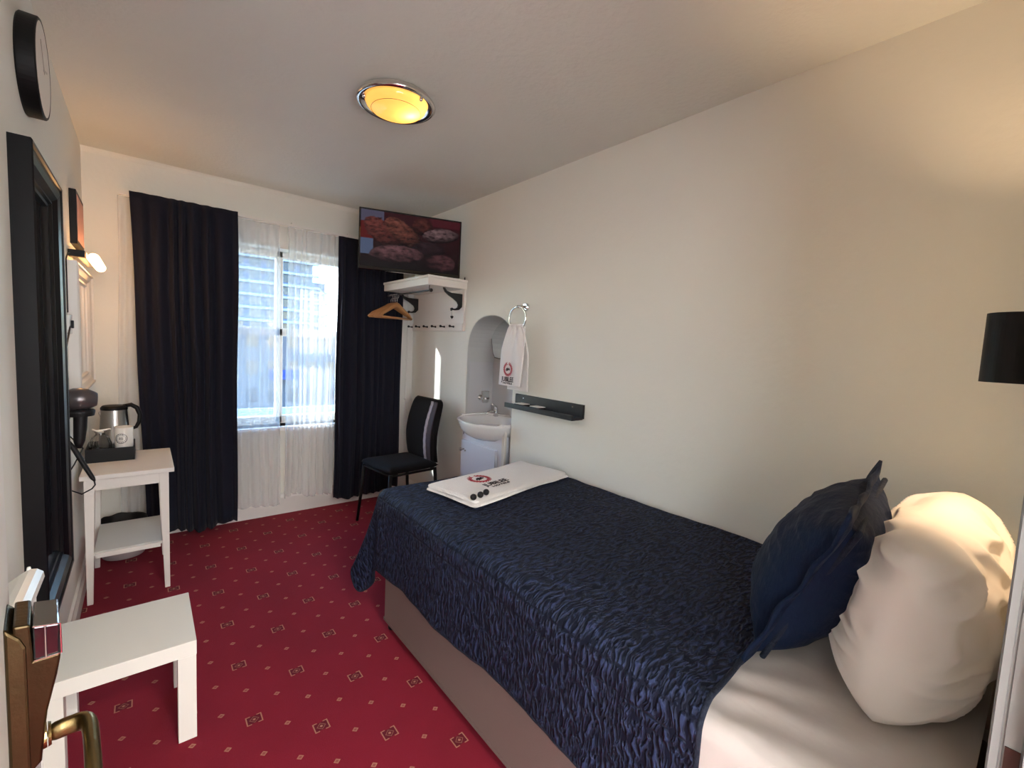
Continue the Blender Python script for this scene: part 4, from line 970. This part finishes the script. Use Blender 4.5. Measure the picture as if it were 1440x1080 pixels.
# ================================================================ WHITE SIDE TABLE with shelf
dk = thing('side_table', 'tall white side table with lower shelf carrying the tea tray', 'table', (-0.065, 3.13, 0))
b = B(); box(b, -0.246, 0.115, 2.880, 3.390, 0.628, 0.650); obj('tabletop', b, 'whitewood', dk, bevel=0.002)
b = B(); box(b, -0.200, 0.060, 2.908, 2.922, 0.570, 0.628); box(b, -0.200, 0.060, 3.350, 3.364, 0.570, 0.628); box(b, 0.070, 0.084, 2.94, 3.33, 0.570, 0.628); box(b, -0.226, -0.212, 2.94, 3.33, 0.570, 0.628); obj('apron', b, 'whitewood', dk)
for x, ax in ((-0.232, 0), (0.052, 1)):
    for y, ay in ((2.900, 0), (3.330, 1)):
        b = B(); taper(b, x, x+0.040, y, y+0.040, 0, 0.628, 0.55, ax, ay); obj('leg', b, 'whitewood', dk, bevel=0.001)
b = B(); box(b, -0.205, 0.062, 2.925, 3.345, 0.236, 0.252); obj('lower_shelf', b, 'white', dk, bevel=0.001)
b = B(); box(b, -0.197, 0.055, 2.912, 2.925, 0.226, 0.250); obj('shelf_rail', b, 'whitewood', dk)
# waste bin
wb = thing('waste_bin', 'pale round waste bin with black liner under the window curtain', 'bin', (-0.095, 3.475, 0))
b = B(); lathe(b, [(0, 0.002), (0.090, 0.002), (0.094, 0.006), (0.105, 0.220), (0.102, 0.220), (0.091, 0.008), (0, 0.008)], (-0.110, 3.478, 0), 48, sx=1.05); obj('bin_body', b, 'binmarble', wb, smooth=True)
b = B(); lathe(b, [(0.107, 0.180), (0.109, 0.190), (0.109, 0.222), (0.106, 0.226), (0.100, 0.222), (0.096, 0.10), (0, 0.06)], (-0.110, 3.478, 0), 48, sx=1.05)
for v in b.verts: v.co += Vector((0, 0, 0.004*math.sin(v.co.x*60+v.co.y*50)))
obj('liner', b, 'rubber', wb, smooth=True, label='black bin liner')

# tea tray and what stands on it
ty = thing('tea_tray', 'black rectangular tea tray on the white side table', 'tray', (-0.145, 3.25, 0.650))
b = B(); box(b, -0.244, -0.046, 3.155, 3.378, 0.6505, 0.688); obj('tray_base', b, 'black', ty)
b = B()
for x0, x1, y0, y1 in ((-0.244, -0.046, 3.155, 3.161), (-0.244, -0.046, 3.372, 3.378), (-0.244, -0.238, 3.161, 3.372), (-0.052, -0.046, 3.161, 3.372)): box(b, x0, x1, y0, y1, 0.688, 0.722)
obj('tray_rim', b, 'black', ty)
# kettle
kt = thing('kettle', 'steel kettle with black lid and handle standing on the tea tray', 'kettle', (-0.125, 3.285, 0.689))
kc = (-0.132, 3.303, 0)
b = B(); lathe(b, [(0, 0.689), (0.066, 0.689), (0.066, 0.708), (0, 0.708)], kc, 40); obj('power_base', b, 'black', kt)
b = B(); lathe(b, [(0, 0.709), (0.066, 0.709), (0.067, 0.730), (0.062, 0.82), (0.056, 0.912), (0, 0.912)], kc, 48); obj('kettle_body', b, 'steel', kt, smooth=False)
b = B(); lathe(b, [(0.058, 0.910), (0.058, 0.922), (0.050, 0.932), (0, 0.936)], kc, 40); obj('lid', b, 'black', kt, smooth=False)
b = B(); tube(b, [(-0.095, 3.300, 0.928), (-0.060, 3.300, 0.934), (-0.034, 3.300, 0.915), (-0.022, 3.300, 0.875), (-0.026, 3.300, 0.835), (-0.040, 3.300, 0.805), (-0.066, 3.300, 0.795)], [0.009, 0.012, 0.012, 0.011, 0.010, 0.009, 0.008], 12); obj('kettle_handle', b, 'black', kt, smooth=True)
b = B(); prism(b, [(-0.180, 0.905), (-0.198, 0.898), (-0.190, 0.870), (-0.176, 0.845)], lambda u, v, w: Vector((u, w, v)), 3.290, 3.316); obj('spout', b, 'steel', kt, bevel=0.003)
# mug
mg = thing('mug', 'white mug with round dark emblem on the tea tray', 'mug', (-0.088, 3.205, 0.689))
mc = (-0.090, 3.202, 0)
b = B(); lathe(b, [(0, 0.689), (0.036, 0.689), (0.039, 0.693), (0.040, 0.825), (0.0385, 0.827), (0.0365, 0.825), (0.0355, 0.697), (0, 0.695)], mc, 44); obj('mug_body', b, 'mug', mg, smooth=True)
b = B(); tube(b, [(-0.086, 3.240, 0.800), (-0.085, 3.254, 0.797), (-0.085, 3.256, 0.76), (-0.085, 3.252, 0.725), (-0.086, 3.240, 0.720)], 0.004, 10); obj('mug_handle', b, 'mug', mg, smooth=True)
def on_mug(u, v):   # emblem wraps the wall of the mug
    a = -PI/2-0.30+u/0.040; return Vector((mc[0]+0.0404*math.cos(a), mc[1]+0.0404*math.sin(a), 0.768+v))
b = B(); tube(b, [on_mug(0.026*math.cos(t), 0.026*math.sin(t)) for t in [2*PI*k/40 for k in range(41)]], 0.0011, 6, cap=False); tube(b, [on_mug(0.019*math.cos(t), 0.019*math.sin(t)) for t in [2*PI*k/40 for k in range(41)]], 0.0006, 6, cap=False)
for k in range(16):
    t = 2*PI*k/16; tube(b, [on_mug(0.021*math.cos(t), 0.021*math.sin(t)), on_mug(0.0245*math.cos(t+0.1), 0.0245*math.sin(t+0.1))], 0.0008, 5)
tube(b, [on_mug(-0.008, -0.004), on_mug(-0.004, 0.006), on_mug(0, 0), on_mug(0.004, 0.007), on_mug(0.008, -0.004), on_mug(-0.008, -0.004)], 0.0012, 6); obj('emblem', b, 'darklogo', mg, label='round dark printed emblem')
# glass bowl with spoon
gl_ = thing('glass_jar', 'cut glass sugar jar beside the mug on the tea tray', 'jar', (-0.18, 3.2, 0.689))
gc = (-0.186, 3.205, 0)
b = B(); lathe(b, [(0, 0.689), (0.030, 0.690), (0.044, 0.715), (0.046, 0.745), (0.036, 0.775), (0.020, 0.790), (0.018, 0.800), (0.026, 0.806), (0.023, 0.806), (0.016, 0.800), (0.017, 0.789), (0.033, 0.773), (0.042, 0.745), (0.040, 0.716), (0.028, 0.694), (0, 0.694)], gc, 20); obj('jar_body', b, 'glass', gl_)
b = B(); tube(b, [(-0.218, 3.205, 0.820), (-0.20, 3.203, 0.812), (-0.182, 3.203, 0.812), (-0.150, 3.205, 0.818), (-0.142, 3.205, 0.816)], [0.004, 0.0045, 0.006, 0.004, 0.003], 8); lathe(b, [(0, 0.800), (0.016, 0.801), (0.012, 0.812), (0, 0.814)], gc, 16); obj('stopper', b, 'paper', gl_, smooth=True)

# ================================================================ OUTSIDE
b = B(); box(b, -120, 200, 7, 320, -7.2, -7.0); struct('ground', b, 'ground')
def building(name, label, x0, x1, y0, y1, z0, z1, m, cols, rows, ww, wh, balc=None, group=None):
    t = thing(name, label, 'building', ((x0+x1)/2, (y0+y1)/2, z0))
    b = B(); box(b, x0, x1, y0, y1, z0, z1); obj('wall', b, m, t)
    fx = (x1-x0)/cols; fz = (z1-z0)/rows
    if balc:
        for r in range(min(rows, 100)):
            b = B(); box(b, x0-0.5, x1+balc, y0-1.2, y0, z0+r*fz, z0+r*fz+0.55); obj('balcony_slab', b, 'bldg3', t)
    b = B(); first = None; n = 0
    for r in range(rows):
        for c in range(cols):
            if n >= 100: break
            wx = x0+fx*(c+0.5)-ww/2; wz = z0+fz*r+fz*0.35
            if first is None:
                bb = B(); box(bb, wx, wx+ww, y0-0.06, y0, wz, wz+wh); first = obj('window', bb, 'bwin', t); w0 = (wx, wz)
            else:
                d = first.copy(); C.objects.link(d); d.parent = t; d.location = (wx-w0[0], 0, wz-w0[1])
            n += 1
    return t
building('tower_block', 'tall pale tower block with balcony bands seen through the left window half', 11, 32.3, 118, 134, -7, 36, 'bldg1', 6, 15, 2.4, 1.7, balc=1.2)
building('tower_block', 'slimmer grey tower block right of the tallest one outside', 32.9, 37.0, 124, 136, -7, 15.5, 'bldg1', 2, 8, 1.3, 1.5, balc=0.4)
building('low_building', 'low beige building in front of the towers, left half of the window', 6.0, 18.0, 55, 66, -7, 2.1, 'bldg2', 6, 3, 1.1, 1.5)
building('low_building', 'low beige building in front of the towers, right half of the window', 18.4, 30.0, 58, 70, -7, 1.2, 'bldg2', 5, 3, 1.2, 1.4)
b = B(); box(b, 2.0, 16.5, 38, 38.5, -5.2, -4.2); box(b, 2.0, 16.5, 38, 42, -7, -5.2); o = obj('boundary_wall', b, 'bldg3'); tagset(o, 'long pale boundary wall across the street outside', 'wall')
b = B(); prism(b, [(0, 0), (-1.6, -0.7), (-1.6, -0.95), (0, -0.95)], lambda u, v, w: Vector((w, 54.9+u, -2.4+v)), 10.5, 14.0); o = obj('shop_awning', b, 'blueawn'); tagset(o, 'blue awning on the low building across the street', 'awning')
def car(x, y, rz, label):
    t = thing('van', label, 'van', (x, y, -7.0), rz); Mx = MAT[t.name]
    b = B(); prism(b, [(-2.3, 0.4), (2.3, 0.4), (2.35, 1.0), (1.7, 1.25), (1.1, 2.05), (-2.25, 2.1), (-2.35, 1.0)], lambda u, v, w: Mx @ Vector((u, w, v)), -0.9, 0.9); obj('body', b, 'vehicle', t, bevel=0.05)
    b = B(); prism(b, [(0.3, 1.3), (1.5, 1.3), (1.05, 1.9), (0.3, 1.95)], lambda u, v, w: Mx @ Vector((u, w, v)), -0.92, 0.92); obj('side_window', b, 'bwin', t)
    for wx in (-1.5, 1.5):
        for wy in (-0.85, 0.85):
            b = B(); lathe(b, [(0, -0.1), (0.34, -0.1), (0.34, 0.1), (0, 0.1)], (0, 0, 0), 20, axis='Y'); b.transform(Mx @ Matrix.Translation((wx, wy, 0.34))); obj('wheel', b, 'rubber', t)
car(5.6, 26, 0.1, 'white van parked nearer the left in the street outside'); car(10.2, 27.5, 0.15, 'white van parked further right in the street outside')

# ================================================================ LIGHT
w = bpy.data.worlds.new('world'); bpy.context.scene.world = w; w.use_nodes = True; nt = w.node_tree
bg = nt.nodes['Background']; sky = nt.nodes.new('ShaderNodeTexSky'); sky.sky_type = 'NISHITA'; sky.sun_disc = False
sd = Vector((0.90, -0.45, -0.44)).normalized()
sky.sun_elevation = math.asin(-sd.z); sky.sun_rotation = math.atan2(-sd.x, -sd.y); sky.altitude = 50; sky.air_density = 1.0; sky.dust_density = 0.0; sky.ozone_density = 3.0
nt.links.new(sky.outputs[0], bg.inputs[0]); bg.inputs[1].default_value = 0.32
L = bpy.data.lights.new('sun', 'SUN'); L.energy = 2.8; L.angle = math.radians(0.53); L.color = (1.0, 0.98, 0.93)
so = bpy.data.objects.new('sun', L); C.objects.link(so); so.rotation_euler = sd.to_track_quat('-Z', 'Y').to_euler(); so.location = (-20, 30, 20)
# fill lamp added in the hallway behind the camera, out of view
hl = thing('hall_fill_lamp', 'round white fill lamp added unseen outside the doorway', 'ceiling lamp', (0.45, -1.0, H))
M['hallglow'] = mat('hall_fill_lamp_glow', rgb(255, 244, 230), 0.5, emit=(1.0, 0.95, 0.88, 1), estr=20)
b = B(); lathe(b, [(0, -0.07), (0.12, -0.06), (0.17, -0.02), (0.17, 0.0), (0, 0.0)], (0.45, -1.0, H), 32); obj('diffuser', b, 'hallglow', hl, smooth=True)

# ================================================================ CAMERA
yaw, pitch, roll, f = 0.6888, 0.0815, 0.0485, 631.3
fwd = Vector((math.sin(yaw)*math.cos(pitch), math.cos(yaw)*math.cos(pitch), -math.sin(pitch)))
rt = Vector((math.cos(yaw), -math.sin(yaw), 0)); up = rt.cross(fwd)
R2 = rt*math.cos(roll)+up*math.sin(roll); U2 = up*math.cos(roll)-rt*math.sin(roll)
cam = bpy.data.cameras.new('camera'); co = bpy.data.objects.new('camera', cam); C.objects.link(co)
co.matrix_world = Matrix(((R2.x, U2.x, -fwd.x, 0), (R2.y, U2.y, -fwd.y, 0), (R2.z, U2.z, -fwd.z, 1.3602), (0, 0, 0, 1)))
cam.sensor_width = 36; cam.lens = f/1440*36; cam.clip_start = 0.01; cam.clip_end = 1000
sc = bpy.context.scene; sc.camera = co
sc.view_settings.view_transform = 'Standard'; sc.view_settings.look = 'None'; sc.view_settings.gamma = 1; sc.view_settings.exposure = 2.90; sc.view_settings.use_curve_mapping = False
try:
    sc.cycles.use_denoising = True; sc.cycles.max_bounces = 10; sc.cycles.transparent_max_bounces = 24; sc.cycles.diffuse_bounces = 6; sc.cycles.sample_clamp_indirect = 4
except Exception: pass
